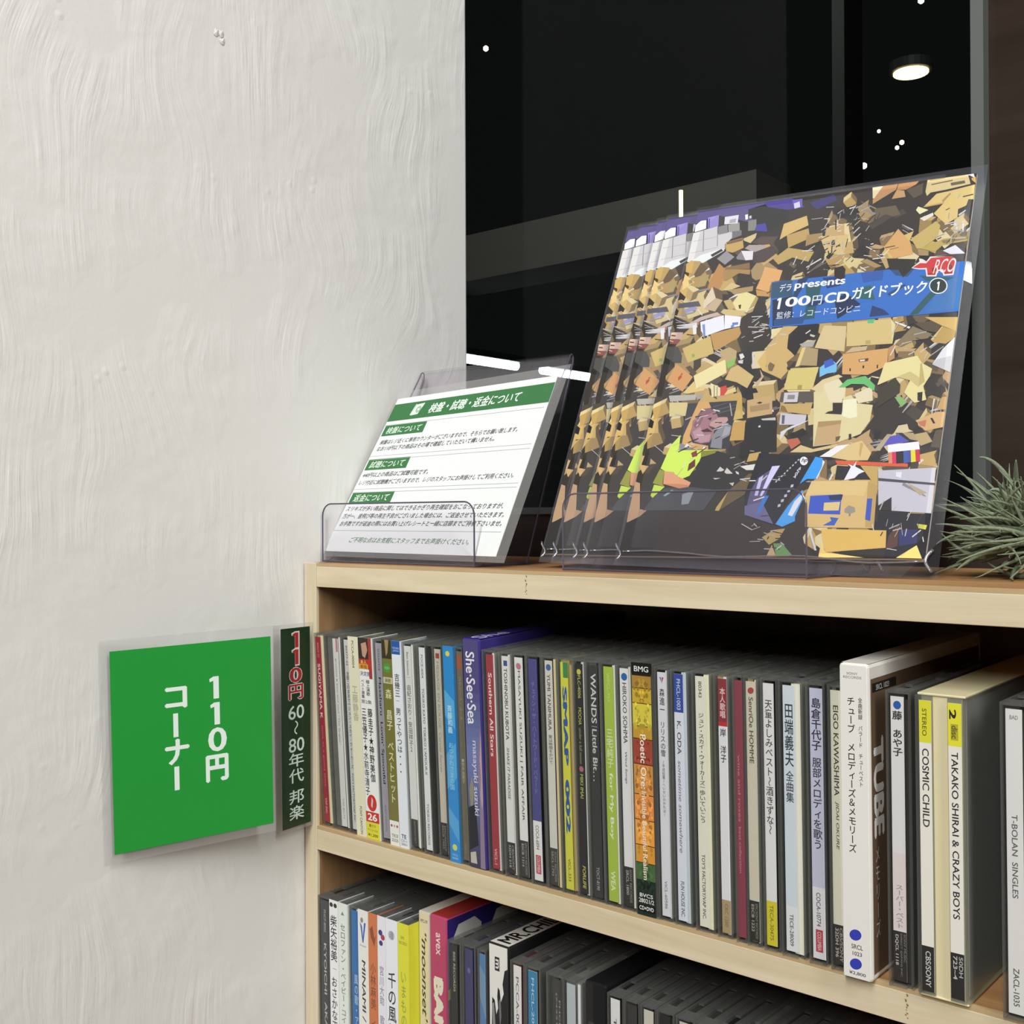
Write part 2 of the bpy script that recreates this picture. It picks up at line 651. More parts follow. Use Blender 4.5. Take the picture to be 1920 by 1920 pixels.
def jewel(x, w, y, tilt, zb, label, lab, lw, col, items, tray='black', strip=None, h=.125, lo=.0025, case=CASE, obi=False, group=None, sidecol=None, sw=None):
    """a jewel case standing on its edge, spine to the front"""
    r = empty('compact_disc', (x, y, zb), math.asin(tilt / h))
    tag(r, label, 'compact disc', group)
    D = .1415
    q = MB()       # clear back shell with the spine wall, and the ribs at its ends
    q.box(0, .0011, .0005, D, 0, h)
    for z in (0, h - .0012):
        q.box(.0011, lab + lw, .0009, .009, z, z + .0012)
        q.box(.0011, .0042, .020, .060, z, z + .0012)
        q.box(.0011, .0042, .082, .128, z, z + .0012)
    q.build('back_shell', case, r)
    q = MB()
    q.box(.0011, min(lab + lw + .0009, w - .0016), 0, .0009, .0007, h - .0007)
    if not obi:
        q.build('spine_window', WINDOW, r)
    q = MB()       # hinged lid with its top and bottom flanges
    q.box(w - .0012, w, .0012, D, 0, h)
    for z in (0.0002, h - .0013):
        for y0, y1, d in ((.0015, .0100, .0030), (.0100, .0420, .0046), (.0455, .0640, .0060), (.0670, .1050, .0046), (.1080, .1390, .0060)):
            q.box(w - d, w - .0012, y0, y1, z, z + .0011)
    q.build('lid', case, r)
    q = MB()
    t0, t1 = .0014, w - .0033
    q.box(t0, t1, .0025, D - .002, .0015, h - .0016)
    if strip is None:
        q.box(t1, w - .0016, .0030, D - .01, .0017, h - .0040)
    q.build('tray', TRAY[tray], r)
    if strip:
        q = MB()
        q.box(w - (sw or .0030), w - .0013, .0016, .125, .0018, h - .0016, strip)
        q.build('booklet', PRINT, r)
    q = MB()
    if obi:
        q.box(.0001, w - .0002, -.0004, -.0001, -lo * .2, h + lo * .1, col)
        q.box(w - .0002, w + .0001, -.0004, .022, -lo * .2, h + lo * .1, col)
        x0, x1, zz0, zz1, yf = .0001, w - .0002, -lo * .2, h + lo * .1, -.0004
    else:
        q.box(lab, lab + lw, .0011, .0014, lo, h - lo, col)
        x0, x1, zz0, zz1, yf = lab, lab + lw, lo, h - lo, .0011
    cv = Canvas()
    draw(cv, x0, x1, zz0, zz1, items)
    cv.put(q, lambda a, b, l: (a, yf - l, b))
    q.build('paper_band' if obi else 'spine_card', GLOSSY if obi else PRINT, r)
    return r


BK = '2b2b2b'
BAR = lambda u: R_(u, 1.0, '302e2c')


def cds(rows, zb, dy0, dy1, y0, y1, group):
    """rows: dict per disc; x is where its label starts on the shelf front, in mm"""
    n = len(rows)
    for k, d in enumerate(rows):
        d['c0'] = d.get('c0', d['x'] - (0.1 if d.get('obi') or d.get('box') else d.get('pre', 1.9)))
    for k, d in enumerate(rows):
        nx = rows[k + 1]['c0'] if k + 1 < n else d['c0'] + 10.4
        w = d.get('w') or min(nx - d['c0'] - .15, 10.5)
        d['W'] = w
        f = min(max((d['c0'] - 15) / 380.0, 0), 1)
        tilt = (dy0 + (dy1 - dy0) * f) / 1000
        y = d.get('y', y0 + (y1 - y0) * f) / 1000
        if d.get('box'):
            d['box'](d['c0'] / 1000, w / 1000, y, tilt, zb)
            continue
        lw = d.get('lw', 5.6)
        if d.get('obi'):
            lw = w - 1
        jewel(d['c0'] / 1000, w / 1000, y, tilt, zb, d['l'], 0.0005 if d.get('obi') else (d['x'] - d['c0']) / 1000, lw / 1000, d['col'], d.get('t', []),
              d.get('tray', 'black'), d.get('strip'), obi=d.get('obi', False), group=group, sw=d.get('sw'))


def slipbox(x, w, y, tilt, zb, h, label, name, front, items, sidecol, side=None, top=None, group=None, d=.142, bev=.0012):
    r = empty(name, (x, y, zb), math.asin(tilt / h))
    tag(r, label, 'compact disc', group)
    q = MB()
    q.box(0, w, 0, d, 0, h, sidecol)
    q.build('slipcase', PRINT, r, bev)
    cv = Canvas()
    e = .0008
    cv.rect(e, e, w - e, h - e, front)
    draw(cv, e, w - e, e, h - e, items)
    q = MB()
    cv.put(q, lambda a, b, l: (a, -.00003 - l, b))
    q.build('spine_print', GLOSSY, r)
    if side:
        cv = Canvas()
        side(cv, h)
        q = MB()
        cv.put(q, lambda a, b, l: (w + .00003 + l, a, b))
        q.build('cover_print', GLOSSY, r)
    if top:
        cv = Canvas()
        top(cv, w)
        q = MB()
        cv.put(q, lambda a, b, l: (a, b, h + .00003 + l))
        q.build('top_print', GLOSSY, r)
    return r


UP = 'discs on the upper shelf'
LOW = 'discs on the lower shelf'


def she_box(x, w, y, tilt, zb):
    it = []
    n = 26
    for k in range(n):
        f = k / (n - 1)
        if f < .2:
            c = (0.075, 0.062, 0.21)
        elif f < .5:
            g = (f - .2) / .3
            c = (0.075 + .08 * g, .062 + .13 * g, .21 + .20 * g)
        else:
            g = (f - .5) / .5
            c = (0.155 - .11 * g, .19 - .15 * g, .41 - .32 * g)
        it.append(R_(k / n, (k + 1) / n + .002, c + (1,)))
    it += [('p', '8a7890', [(1.0, .36), (.88, .42), (.80, .5), (.72, .6), (.78, .7), (.74, .82), (.68, 1), (1, 1)]),
           ('p', 'b49aa4', [(1.0, .40), (.92, .46), (.86, .52), (.9, .6), (.82, .68), (.9, .74), (1, .7)]),
           ('p', '8c8870', [(.1, .66), (.3, .6), (.42, .66), (.3, .74), (.38, .8), (.2, .78)]),
           ('p', '202028', [(.02, .74), (.5, .72), (.6, .9), (.02, .93)]), ('p', 'bdb6ac', [(.04, .94), (.4, .93), (.46, .985), (.04, .985)])]
    it += [T_('She·See·Sea', .05, .37, 'e8e6f0', .16, .74), T_('masayuki suzuki', .44, .77, 'c8c8e0', .34, .72)]

    def top(cv, ww):
        cv.rect(0, .001, ww, .14, '3c2f86')
        cv.text('She', .002, .004, ww - .002, .03, 'e8e6f0', 90)
    slipbox(x, w, y, tilt, zb, .1305, 'purple and blue boxed disc with a dark sea print, slightly taller than its neighbours', 'boxed_disc', '2c2562', it, '3d3480', None, top, UP)


def poetic(x, w, y, tilt, zb):
    rnd = random.Random(11)
    h = .1262
    r = empty('compact_disc', (x, y, zb), math.asin(tilt / h))
    tag(r, 'thick disc with an orange and yellow kaleidoscope spine and black cap', 'compact disc', UP)
    q = MB()
    q.box(0, w, 0, .1415, 0, h)
    q.build('case', CASE, r, .0006)
    q = MB()
    q.box(.0012, w - .0012, .0035, .139, .0015, h - .0015)
    q.build('tray', TRAY['dark'], r)
    cv = Canvas()
    x0, x1 = .0006, w - .0012
    bands = [(0.05, .1, 'a8843a'), (.1, .16, 'c8a838'), (.16, .25, 'd8c848'), (.25, .3, 'c09838'), (.3, .4, 'a04838'), (.4, .52, 'd09048'), (.52, .62, 'e0904a'), (.62, .72, 'e8a048'), (.72, .79, 'd8983c'), (.79, .86, '4a6a40'), (.86, 1, '223028')]
    cv.rect(x0, .001, x1, h - .001, '241f1c')
    for a, b, c in bands:
        cv.rect(x0, h - b * h + .0004, x1, h - a * h, c)
    for k in range(170):
        u = rnd.uniform(.06, .97)
        c = [c for a, b, c in bands if a <= u < b]
        c = H(c[0] if c else '8a7a40')
        f = rnd.choice((.55, .75, 1.25, 1.45))
        c = tuple(min(1, v * f) for v in c[:3]) + (1,)
        o = rnd.uniform(0, .9)
        rr = rnd.uniform(.0004, .0014)
        xc = (x0 + x1) / 2
        for sgn in (-1, 1):
            cv.ell(xc + sgn * o * (x1 - x0) * .46, h - u * h, rr * .7, rr, c, 7)
    cv.rect(x0 - .0003, h - .0052, x1 + .0006, h + .0002, '1b1a18')
    draw(cv, x0, x1, 0, h, [T_('BMG', .012, .034, 'e0e0e0', .12, .88, .01, 0, 'h'), T_('Poetic Ore: ', .28, .495, 'f4ecdc', .36, .66, .012), T_('Invisible Beautiful Realism', .505, .855, 'f0e4d0', .38, .62, .008),
                            T_('BVCS', .91, .925, 'e8e8e0', .15, .85, .005, 0, 'h'), T_('28021/2', .93, .947, 'e8e8e0', .1, .9, .005, 0, 'h'), R_(.955, .982, '141414', .05, .95), T_('CD+DVD', .96, .976, 'f0f0f0', .12, .88, .02, 0, 'h')])
    q = MB()
    cv.put(q, lambda a, b, l: (a, .0000 - .00005 - l, b))
    q.build('spine_card', GLOSSY, r)


def white_box(x, w, y, tilt, zb):
    it = [T_('SONY', .022, .03, '8a8a8c', .25, .68, 0, 0, 'h'), T_('RECORDS', .034, .042, '8a8a8c', .12, .82, 0, 0, 'h'),
          V_('チューブ　メロディーズ＆メモリーズ', .10, .60, BK, .40, .32, .012), V_('全曲新録　バラード　チューベスト', .10, .385, '4a4a4a', .76, .17, .008),
          ('e', .862, .46, .24, .20, '3a44b4', .5), T_('SRCL', .892, .907, '4a4a4a', .3, .74, .01, 0, 'h'), T_('1023', .915, .928, '4a4a4a', .34, .7, .01, 0, 'h'), ('e', .955, .46, .24, .20, '3a44b4', .5), T_('¥2,800', .979, .991, '4a4a4a', .2, .84, .01, 0, 'h')]

    def side(cv, h):
        cv.rect(.0025, .003, .138, h - .0065, '6e5844')
        cv.rect(.004, h - .0125, .03, h - .0085, '2a2622')
        cv.text('SRCL 1023', .008, h - .0118, .022, h - .0095, 'd8d8d0')
        cv.text('TUBE', .0045, h - .075, .015, h - .032, 'ece8e0', -90, 0.05)
        cv.vtext('メモリーズ', .0075, h - .078, h - .118, .0045, 'd8cfc0')

    def top(cv, ww):
        cv.rect(0.0005, .002, ww - .0005, .14, 'd9d7d0')
    slipbox(x, w, y, tilt, zb, .1355, 'tall white boxed set with two blue ovals, standing out over the upper shelf', 'boxed_disc', 'eceae4', it, 'e6e3db', side, top, UP, .142, .0016)


def double_case(x, w, y, tilt, zb):
    h = .1255
    r = empty('compact_disc', (x, y, zb), math.asin(tilt / h))
    tag(r, 'fat cream double disc case with two spines topped with yellow squares', 'compact disc', UP)
    q = MB()
    q.box(.0022, w - .0018, .0012, .139, .0006, h - .0006)
    q.box(.0008, w - .0005, .0006, .1412, h - .0010, h)
    q.box(.0008, w - .0005, .0006, .1412, 0, .0008)
    q.build('tray', TRAY['cream'], r, .0003)
    q = MB()
    q.box(0, .0011, 0, .1415, .001, h - .001)
    q.box(w - .0011, w, 0.001, .1415, .001, h - .001)
    q.box(.0011, .0072, 0, .0008, .001, h - .001)
    q.box(w - .0075, w - .0011, 0, .0008, .001, h - .001)
    q.build('lid', CASE, r)
    q = MB()
    q.box(w - .00155, w - .00125, .004, .138, .003, h - .003, 'e4e2dc')
    q.build('booklet', PRINT, r)
    for x0, x1, its in ((.0018, .0068, [R_(0, .145, 'dcd838'), T_('STEREO', .028, .122, '6a682a', .25, .62), T_('COSMIC CHILD', .165, .435, '3a3a3a', .22, .78), BAR(.845), T_('CBS/SONY', .862, .985, 'c8c8c4', .3, .74)]),
                        (w - .0072, w - .0018, [R_(0, .145, 'e2de38'), T_('2', .02, .055, BK, .1, .62, .04), R_(.07, .125, 'b4ac38', .2, .75), T_('disc', .075, .12, '6a6424', .25, .7, .03), T_('TAKAKO SHIRAI & CRAZY BOYS', .165, .73, '343434', .22, .72, .008), BAR(.845), T_('50DH', .855, .925, 'b4b4b0', .6, .9), T_('723~4', .855, .935, 'c4c4c0', .18, .48)])):
        q = MB()
        q.box(x0, x1, -.0003, 0, .0025, h - .003, 'e9e6da')
        cv = Canvas()
        draw(cv, x0, x1, .0025, h - .003, its)
        cv.put(q, lambda a, b, l: (a, -.0003 - l, b))
        q.build('spine_card', PRINT, r)


LB = ('TOY’S FACTORY/VAP INC.')
upper = [
    dict(x=15.4, c0=14.6, w=9.8, lw=4.9, col='a83440', tray='cream', strip='e6dfb8', sw=.0046, t=[T_('80029-33', .03, .11, 'd88a8a', .3, .65), T_('SUGIYAMA K', .144, .44, 'f0dcdc', .22, .72, .02), T_('time as a good time', .475, .81, 'c87880', .28, .68), T_('VAP INC.', .87, .96, 'e0b4b4', .3, .66)],
         l='red spined disc with a cream tray, first beside the shelf side'),
    dict(x=32.4, c0=24.6, w=16.0, pre=7, lw=5.0, col='e2e3df', tray='grey', strip='e6e6e2', t=[R_(.0, .07, 'c88c94', .55, .95), T_('greatest & best and soul “The Singles”', .105, .565, '8a8a8c', .3, .6), T_('VAP 80174', .85, .96, 'a0a09e', .35, .65)],
         l='white spined disc with tiny grey lettering and a pink dash at its top'),
    dict(x=43.2, c0=41.0, w=7.5, lw=4.6, col='dcdfdc', tray='dark', t=[T_('80377-22', .03, .135, '6a6a6a', .3, .66), V_('全部このままで', .165, .33, '4a4a4a', .48, .62), R_(.335, .34, '9a9a9a', .2, .8), V_('ジュン・スカイ・ウォーカーズ', .35, .68, '5a5a5a', .48, .58), T_('TOY’S FACTORY/VAP INC.', .70, .965, '5a5a5a', .3, .66)],
         l='thin pale grey spined disc with black characters, before the cream paper band'),
    dict(x=48.8, w=9.2, obi=True, lw=8, col='e8e4c8', t=[T_('PCCA-00004', .02, .155, '6a675c', .36, .6), V_('工藤静香', .24, .42, 'b4b09c', .5, .6), T_('PONY CANYON', .845, .985, '5a574c', .4, .64)],
         l='plain cream paper banded disc with faint brushed characters'),
    dict(x=58.3, w=12.2, obi=True, col='f0f0ee', t=[R_(0, .105, '39302c'), ('p', 'c49a84', [(.22, .03), (.6, .02), (.7, .06), (.5, .1), (.3, .09)]), R_(0, .2, 'a8403a', .76, 1.0), R_(.105, .155, 'b83a34'), T_('本人', .11, .13, 'e8d060', .12, .6, 0.01, 0, 'h'), R_(.13, .155, 'd0a838', .0, .7), T_('歌唱', .134, .152, 'b03a30', .12, .6, .01, 0, 'h'),
         T_('決定版', .165, .188, '5a4a7a', .05, .85, .005, 0, 'h'), V_('極上演歌', .205, .285, BK, .62, .3), V_('ベスト選集', .205, .30, BK, .22, .26), T_('第2集', .305, .325, '7a7a7a', .05, .85, 0, 0, 'h'), V_('藤圭子★神野美伽', .345, .71, '26262a', .68, .38, .018), V_('三笠優子★水前寺清子', .345, .78, '2c2c30', .22, .36, .015),
         ('e', .815, .5, .36, .44, 'c83830'), ('p', 'e8c8c4', [(.5, .785), (.6, .80), (.52, .84), (.42, .83)]), R_(.86, .912, 'c8382e'), T_('26', .868, .904, 'f4f0e8', .12, .84, .03, 0, 'h'), R_(.912, 1, 'e0dc38'), T_('歌カラ', .922, .938, '4a4820', .2, .7, .01, 0, 'h'), T_('PCCA 026', .945, .957, 'a8a030', .1, .85, 0, 0, 'h'), T_('¥1,200', .968, .985, '4a4820', .08, .85, .02, 0, 'h')],
         l='disc in a white paper band with red 26 block and yellow foot'),
    dict(x=72.3, lw=5.4, w=8.0, col='a8a4ae', tray='black', pre=1.6, t=[T_('D32A0418', .03, .14, '5c5a62', .35, .62), T_('Masaharu  Lovin’ Spoonful', .175, .72, '23232a', .2, .72, .02), T_('PONY CANYON', .83, .965, '76727c', .34, .62)],
         l='lavender grey spined disc with bold black lettering, before the olive one'),
    dict(x=79.9, w=8.4, obi=True, col='79743a', t=[R_(0, .09, '3a3424'), ('p', 'a08860', [(.3, 0), (.75, 0), (.6, .06), (.4, .08)]), ('e', .135, .45, .38, .36, '4c9a44'), T_('ベスト', .128, .142, 'c8e0b8', .2, .7, 0, 0, 'h'), R_(.18, .21, 'c8c4a4'), T_('演歌', .185, .205, '6a6640', .15, .85, 0, 0, 'h'), V_('森 昌子 ベストヒット', .235, .79, 'dcd8b4', .5, .66), R_(.875, 1, 'ebebe6'), ('e', .9, .2, .1, .1, 'b04048'), ('e', .9, .5, .1, .1, 'b0a8a8'), ('e', .9, .8, .1, .1, 'b04048'), T_('TECE', .94, .955, '5a5a5a', .15, .85, 0, 0, 'h'), T_('25325', .962, .977, '5a5a5a', .15, .85, 0, 0, 'h')],
         l='olive green paper banded disc with pale vertical characters and white foot'),
    dict(x=88.4, w=7.5, obi=True, col='e6eaf0', t=[R_(0, .065, '2f58a8'), T_('TEICHIKU', .03, .04, 'b8c8e4', .08, .92, 0, 0, 'h'), T_('JAPAN', .044, .054, 'b8c8e4', .15, .85, 0, 0, 'h'), V_('吉幾三', .155, .27, '3c3c40', .5, .62), R_(.285, .288, '9a9a9a', .3, .7), V_('男ってやつは・・・', .32, .645, '44444a', .5, .62), T_('TE', .93, .95, '3a3a3a', .2, .8, .02, 0, 'h'), T_('CD-1', .955, .967, '7a7a7a', .15, .85, 0, 0, 'h'), T_('3001', .972, .984, '7a7a7a', .15, .85, 0, 0, 'h')],
         l='white banded disc with a small blue square at the very top'),
    dict(x=97.6, lw=5.6, col='e0e1de', tray='dark', strip='e8e8e4', t=[T_('Best Selection', .03, .145, '6a6a6a', .35, .62), R_(.155, .157, '9a9a9a', .2, .8), V_('由紀さおり・安田祥子2', .19, .53, '6a6a6a', .5, .62), R_(.865, 1, '3c3a38'), T_('EASTWORLD TOCT', .875, .985, '8a8884', .4, .62)],
         l='white spined disc with grey upright characters and a short black foot'),
    dict(x=110.1, lw=5.0, w=6.9, pre=1.4, col='e6e8ea', tray='dark', t=[T_('POCE-4004', .035, .15, '6c6c70', .28, .62), T_('TOKIKO KATO  TOKIKO L’AMOUR-II', .20, .625, '5c5c62', .26, .62), T_('TOKIKO RECORDS', .77, .975, '6a6a6e', .28, .62)],
         l='white spined disc with thin grey capitals, left of the black spine'),
    dict(x=116.2, w=5.3, pre=.6, lw=4.4, lo=.002, col='262524', tray='black', t=[], l='thin all black spined disc without lettering'),
    dict(x=122.9, w=7.7, lw=4.9, pre=1.3, col='c9c3b4', tray='black', t=[R_(.02, .045, 'a83c44', .2, .8), T_('MESSAGE EN ROUGE', .06, .385, '9a9488', .25, .65), T_('Carole Serrat', .405, .60, '9a9488', .25, .65, 0, .2), R_(.845, 1, '34322f'), T_('EPIC/SONY', .86, .985, '8a8884', .52, .8), T_('ESCB 1055', .86, .975, '8a8884', .18, .44)],
         l='beige spined disc with a small red square and black foot'),
    dict(x=131.2, w=8.0, obi=True, col='2f88cc', t=[('e', .035, .5, .22, .2, 'd8d050'), ('p', '58a8dc', [(0, .2), (1, .25), (1, .38), (0, .32)]), ('p', '58a4d8', [(0, .5), (1, .44), (1, .6), (0, .66)]), ('p', '54a0d4', [(0, .74), (1, .8), (1, .9), (0, .82)]), V_('斉藤和義', .27, .40, 'bce0f0', .5, .5), V_('おつかれさまの国', .44, .66, '8cc8e8', .5, .5), ('e', .925, .5, .24, .24, 'c8d070'), T_('VICL', .955, .965, '9cc8e8', .2, .8, 0, 0, 'h'), T_('36000', .97, .98, '9cc8e8', .2, .8, 0, 0, 'h')],
         l='bright sky blue banded disc with yellow logos at both ends'),
    dict(x=140.3, w=5.6, pre=.7, lw=4.8, col='6e6a5c', tray='dark', t=[R_(.02, .085, 'b0543a', .15, .75), V_('スクリーン・ムード', .12, .33, '9c9880', .5, .5), V_('●荒井由実子', .51, .63, 'b4b098', .5, .5), T_('VICL', .92, .97, '8c8872', .3, .6)],
         l='thin olive grey spined disc with an orange mark, against the purple box'),
    dict(x=146.3, c0=146.1, w=13.2, box=she_box),
    dict(x=163.3, w=10.0, pre=2.6, lw=5.0, col='a03840', tray='dark', strip='e8e5de', t=[T_('Southern All Stars', .085, .475, 'f0e0de', .26, .78, .012), T_('VICL-1', .905, .98, 'e0b8b6', .3, .68)],
         l='red spined disc with white serif lettering, right of the purple box'),
    dict(x=174.9, lw=5.4, col='e2e2de', tray='dark', strip='e8e8e4', t=[R_(.02, .045, '34548c', .25, .75), T_('TOSHINOBU KUBOTA', .055, .385, '38383a', .26, .7, .012), T_('SHAKE IT PARADISE', .42, .66, '5a5a5c', .3, .64, 0, .15), R_(.858, 1, '33312f'), T_('CBS/SONY', .87, .985, '9a9894', .56, .84), T_('32DH 518', .87, .975, 'b0aeaa', .16, .44)],
         l='white spined disc with a blue square above bold capitals'),
    dict(x=184.2, lw=5.7, col='e6e6e2', tray='black', t=[('e', .04, .5, .3, .34, 'c07890', .7), T_('MASAYUKI SUZUKI | FAIR AFFAIR', .06, .745, '5c5c5e', .3, .68, .004), R_(.835, 1, '3c3a38'), T_('EPIC/SONY RECORDS', .845, .99, '8a8884', .56, .82), T_('ESCB 1314', .85, .955, 'b0aeaa', .18, .44)],
         l='white spined disc with a pink leaf mark above thin serif capitals'),
    dict(x=194.0, lw=5.9, col='4c4c88', tray='black', pre=1.4, t=[V_('チェイン・ザ・ハートワード・バラード', .10, .61, '7c7cb0', .5, .55), R_(.73, 1, 'e8e6e4'), T_('COCA-6894', .75, .86, '7a7678', .28, .66), R_(.885, .97, 'b8505a', .2, .8), T_('COLUMBIA', .89, .965, 'e8c8c8', .32, .68, .01)],
         l='indigo spined disc with a white foot and red label box'),
    dict(x=205.5, lw=4.9, col='d4d2c8', tray='black', strip='d8c898', t=[('e', .03, .5, .34, .36, '3a68a0'), T_('YUMI TANIMURA', .06, .31, '4c4a48', .26, .7, .008), V_('愛は時間をかけて', .33, .46, '5c5a56', .5, .55), R_(.835, 1, '403e3a'), T_('SONY RECORDS', .85, .985, '8a8882', .56, .84), T_('SRCL 1793', .85, .96, '9a9892', .16, .44)],
         l='grey white spined disc with a blue dot and cream booklet edge'),
    dict(x=216.0, lw=5.0, col='d4d448', tray='tan', t=[R_(.0, .068, '3c8a4c', .35, 1), T_('SMAP', .105, .455, '2c5a9c', .2, .8, .06), T_('002', .515, .755, '2c5a9c', .2, .8, .06), T_('VICL-333', .865, .965, '6c6a3c', .32, .66)],
         l='yellow spined disc with big bold blue lettering'),
    dict(x=225.9, lw=4.6, col='2c2b2a', tray='black', strip='e8e8e2', pre=1.4, t=[('e', .035, .5, .3, .32, 'c8c850'), T_('FLC-4006', .05, .15, 'b8b860', .3, .7, .01), T_('MOCHA', .19, .265, 'b8b858', .28, .72, .01), T_('under a full moon', .28, .435, '8a8a68', .3, .68, 0, .15), ('e', .457, .5, .3, .32, 'b06878'), T_('MIKI IMAI', .48, .585, 'b0b860', .28, .72, .01), T_('FORLIFE', .88, .98, 'c4c464', .28, .72, 0, .15)],
         l='black spined disc with small yellow and pink dots and lettering'),
    dict(x=234.5, lw=5.8, col='3e3e3e', tray='grey', t=[T_('WANDS', .035, .25, 'd4d4d0', .2, .78, .006), R_(.262, .265, 'a0a0a0', .2, .8), T_('Little Bit…', .275, .50, 'd0d0cc', .24, .74, .006), T_('TOCT-8190', .87, .97, 'a8a8a4', .3, .62)],
         l='charcoal spined disc with white capitals, left of the lime spine'),
    dict(x=244.0, lw=5.9, col='a9c44c', tray='dark', strip='ecece4', t=[T_('WPCL-757', .025, .15, 'c8d890', .34, .6), V_('三宅純子', .26, .43, 'dce8b8', .5, .7, .015), T_('for My Boy', .45, .735, 'e8f0d0', .26, .74, .02), T_('WEA', .87, .955, 'e0ecc0', .24, .72, .02)],
         l='lime green spined disc with whitish lettering'),
    dict(x=254.1, lw=5.4, w=9.3, pre=1.7, col='e6e6e4', tray='grey', strip='ece8d8', sw=.0026, t=[('e', .035, .5, .34, .36, '2f6aac'), T_('HIROKO SOHMA', .06, .315, '505054', .26, .72, .008), T_('Wind Songs', .35, .485, '5a5a5e', .32, .62, 0, .15), R_(.835, 1, '3a3836'), T_('SONY RECORDS', .845, .985, '8e8c88', .56, .82), T_('SRCL 1800', .85, .955, 'b0aeaa', .18, .46)],
         l='white spined disc with a blue dot, touching the orange patterned case'),
    dict(x=261.8, c0=261.7, w=13.0, box=poetic),
    dict(x=276.6, lw=5.0, w=8.2, col='e0e1e6', tray='black', strip='e8e8e8', sw=.0022, pre=1.6, t=[('p', '3a50a0', [(.25, .02), (.5, .045), (.4, .02)]), ('p', 'c05060', [(.5, .02), (.75, .02), (.52, .046)]), V_('森進一', .065, .17, '3c3c40', .5, .6), V_('リリスの雪', .20, .345, '4c4c50', .5, .6), V_('〜平成枯葉〜へいせいのかれは〜', .36, .59, '6c6c70', .5, .34), T_('VICL-60586', .855, .97, '78787c', .32, .62)],
         l='white spined disc with a red and blue V mark, right of the orange case'),
    dict(x=286.0, lw=5.2, w=9.8, pre=1.7, col='dfe4ee', tray='black', strip='c8d4d8', sw=.004, t=[R_(0, .155, '3a50a4'), T_('FHCL-1003', .02, .145, 'c8d0ec', .3, .7), T_('K. ODA', .19, .325, '5a5c64', .26, .7), T_('sometime somewhere', .35, .725, '8a8c94', .28, .66, 0, .2), T_('FUN HOUSE INC.', .84, .985, '5c5c64', .3, .7, .012)],
         l='pale blue spined disc with a blue block at its head'),
    dict(x=298.1, lw=5.6, col='e8e8d4', tray='black', strip='eceacc', sw=.0042, t=[T_('80343', .02, .085, '6a6858', .3, .62), V_('ジュン・スカイ・ウォーカーズ', .145, .435, '4a4a40', .5, .58), R_(.44, .443, '8a887a', .25, .75), V_('歩いていこう', .452, .585, '4a4a40', .5, .62), T_('TOY’S FACTORY/VAP INC.', .71, .97, '4a4a40', .3, .62)],
         l='cream white spined disc with vertical characters and cream booklet edge'),
    dict(x=310.4, lw=4.7, w=8.0, pre=2.2, col='e6e6e8', tray='tan', strip='ecece8', t=[R_(0, .185, '8e3a3e'), V_('本人歌唱', .035, .155, 'e8d0cc', .5, .66), R_(.17, .187, 'b83838'), V_('岸 洋子', .195, .33, '2e2e32', .5, .7, .01), R_(.87, 1, 'b09c74'), T_('CRC 1280', .885, .975, '8a7650', .3, .68)],
         l='white spined disc with a brown red head block and tan foot'),
    dict(x=318.6, w=5.4, pre=.4, lw=4.6, col='8c4450', tray='wine', t=[T_('wine and roses', .29, .55, 'b48088', .34, .62), T_('best collection', .57, .75, 'b48088', .34, .62)],
         l='dark wine red spined disc with faint pink lettering'),
    dict(x=325.2, w=7.4, pre=1.1, lw=4.9, col='d2cdb8', tray='tan', strip='d8d6c8', sw=.0022, t=[('e', .035, .5, .34, .3, 'b0484a', .6), T_('SenriOe HOMME', .06, .315, '5c584c', .26, .72, .02), R_(.845, 1, '34322e'), T_('EPIC/SONY RECORDS', .855, .99, '86847c', .58, .84), T_('ESCB 1222', .86, .965, 'b0aea4', .18, .46)],
         l='beige spined disc with a red oval and black foot'),
    dict(x=333.9, lw=5.2, w=8.5, pre=1.2, col='e6e6e4', tray='black', t=[V_('天童よしみベスト〜酒きずな〜', .06, .575, '4a4a4c', .5, .74), R_(.83, 1, 'd8cc38'), T_('TECA-30475', .845, .98, '8c8428', .3, .66)],
         l='white spined disc with a yellow foot'),
    dict(x=343.7, lw=5.7, w=11.6, pre=2.0, col='d6e0e8', tray='black', strip='e8e6d4', sw=.0056, t=[V_('田端義夫', .065, .305, '3a4248', .5, .78, .004), V_('全曲集', .32, .44, '44484c', .5, .7, .004), R_(.83, 1, 'e4e8ea'), T_('TECE-28009', .86, .98, '5a5c60', .3, .62)],
         l='pale ice blue spined disc with a wide cream booklet edge'),
    dict(x=356.7, lw=6.0, w=8.8, pre=1.7, col='c8cae0', tray='dark', t=[V_('島倉千代子', .035, .23, '34343e', .5, .8, .02), V_('服部メロディを歌う', .255, .595, '3c3c46', .5, .74, .015), R_(.735, 1, 'e6e4e8'), T_('COCA-10774', .755, .88, '5e5c62', .3, .64), R_(.892, .975, 'b8484e', .22, .78), T_('COLUMBIA', .9, .97, 'e8c4c4', .34, .66, .01)],
         l='lavender spined disc with bold characters and small red label box'),
    dict(x=366.5, lw=5.0, w=6.6, pre=1.2, col='e2e0cc', tray='grey', t=[T_('EIGO KAWASHIMA', .055, .385, '4a4840', .24, .72, .006), T_('JIDAI OKURE', .405, .58, '5a584c', .3, .66, 0, .15), R_(.855, 1, '3a3834'), T_('CBS/SONY', .865, .99, 'a8a6a0', .56, .84), T_('32DH 396', .868, .975, 'c0beb6', .16, .46)],
         l='cream spined disc pressed against the left of the tall white box'),
    dict(x=372.9, c0=372.6, w=13.2, y=-5.5, box=white_box),
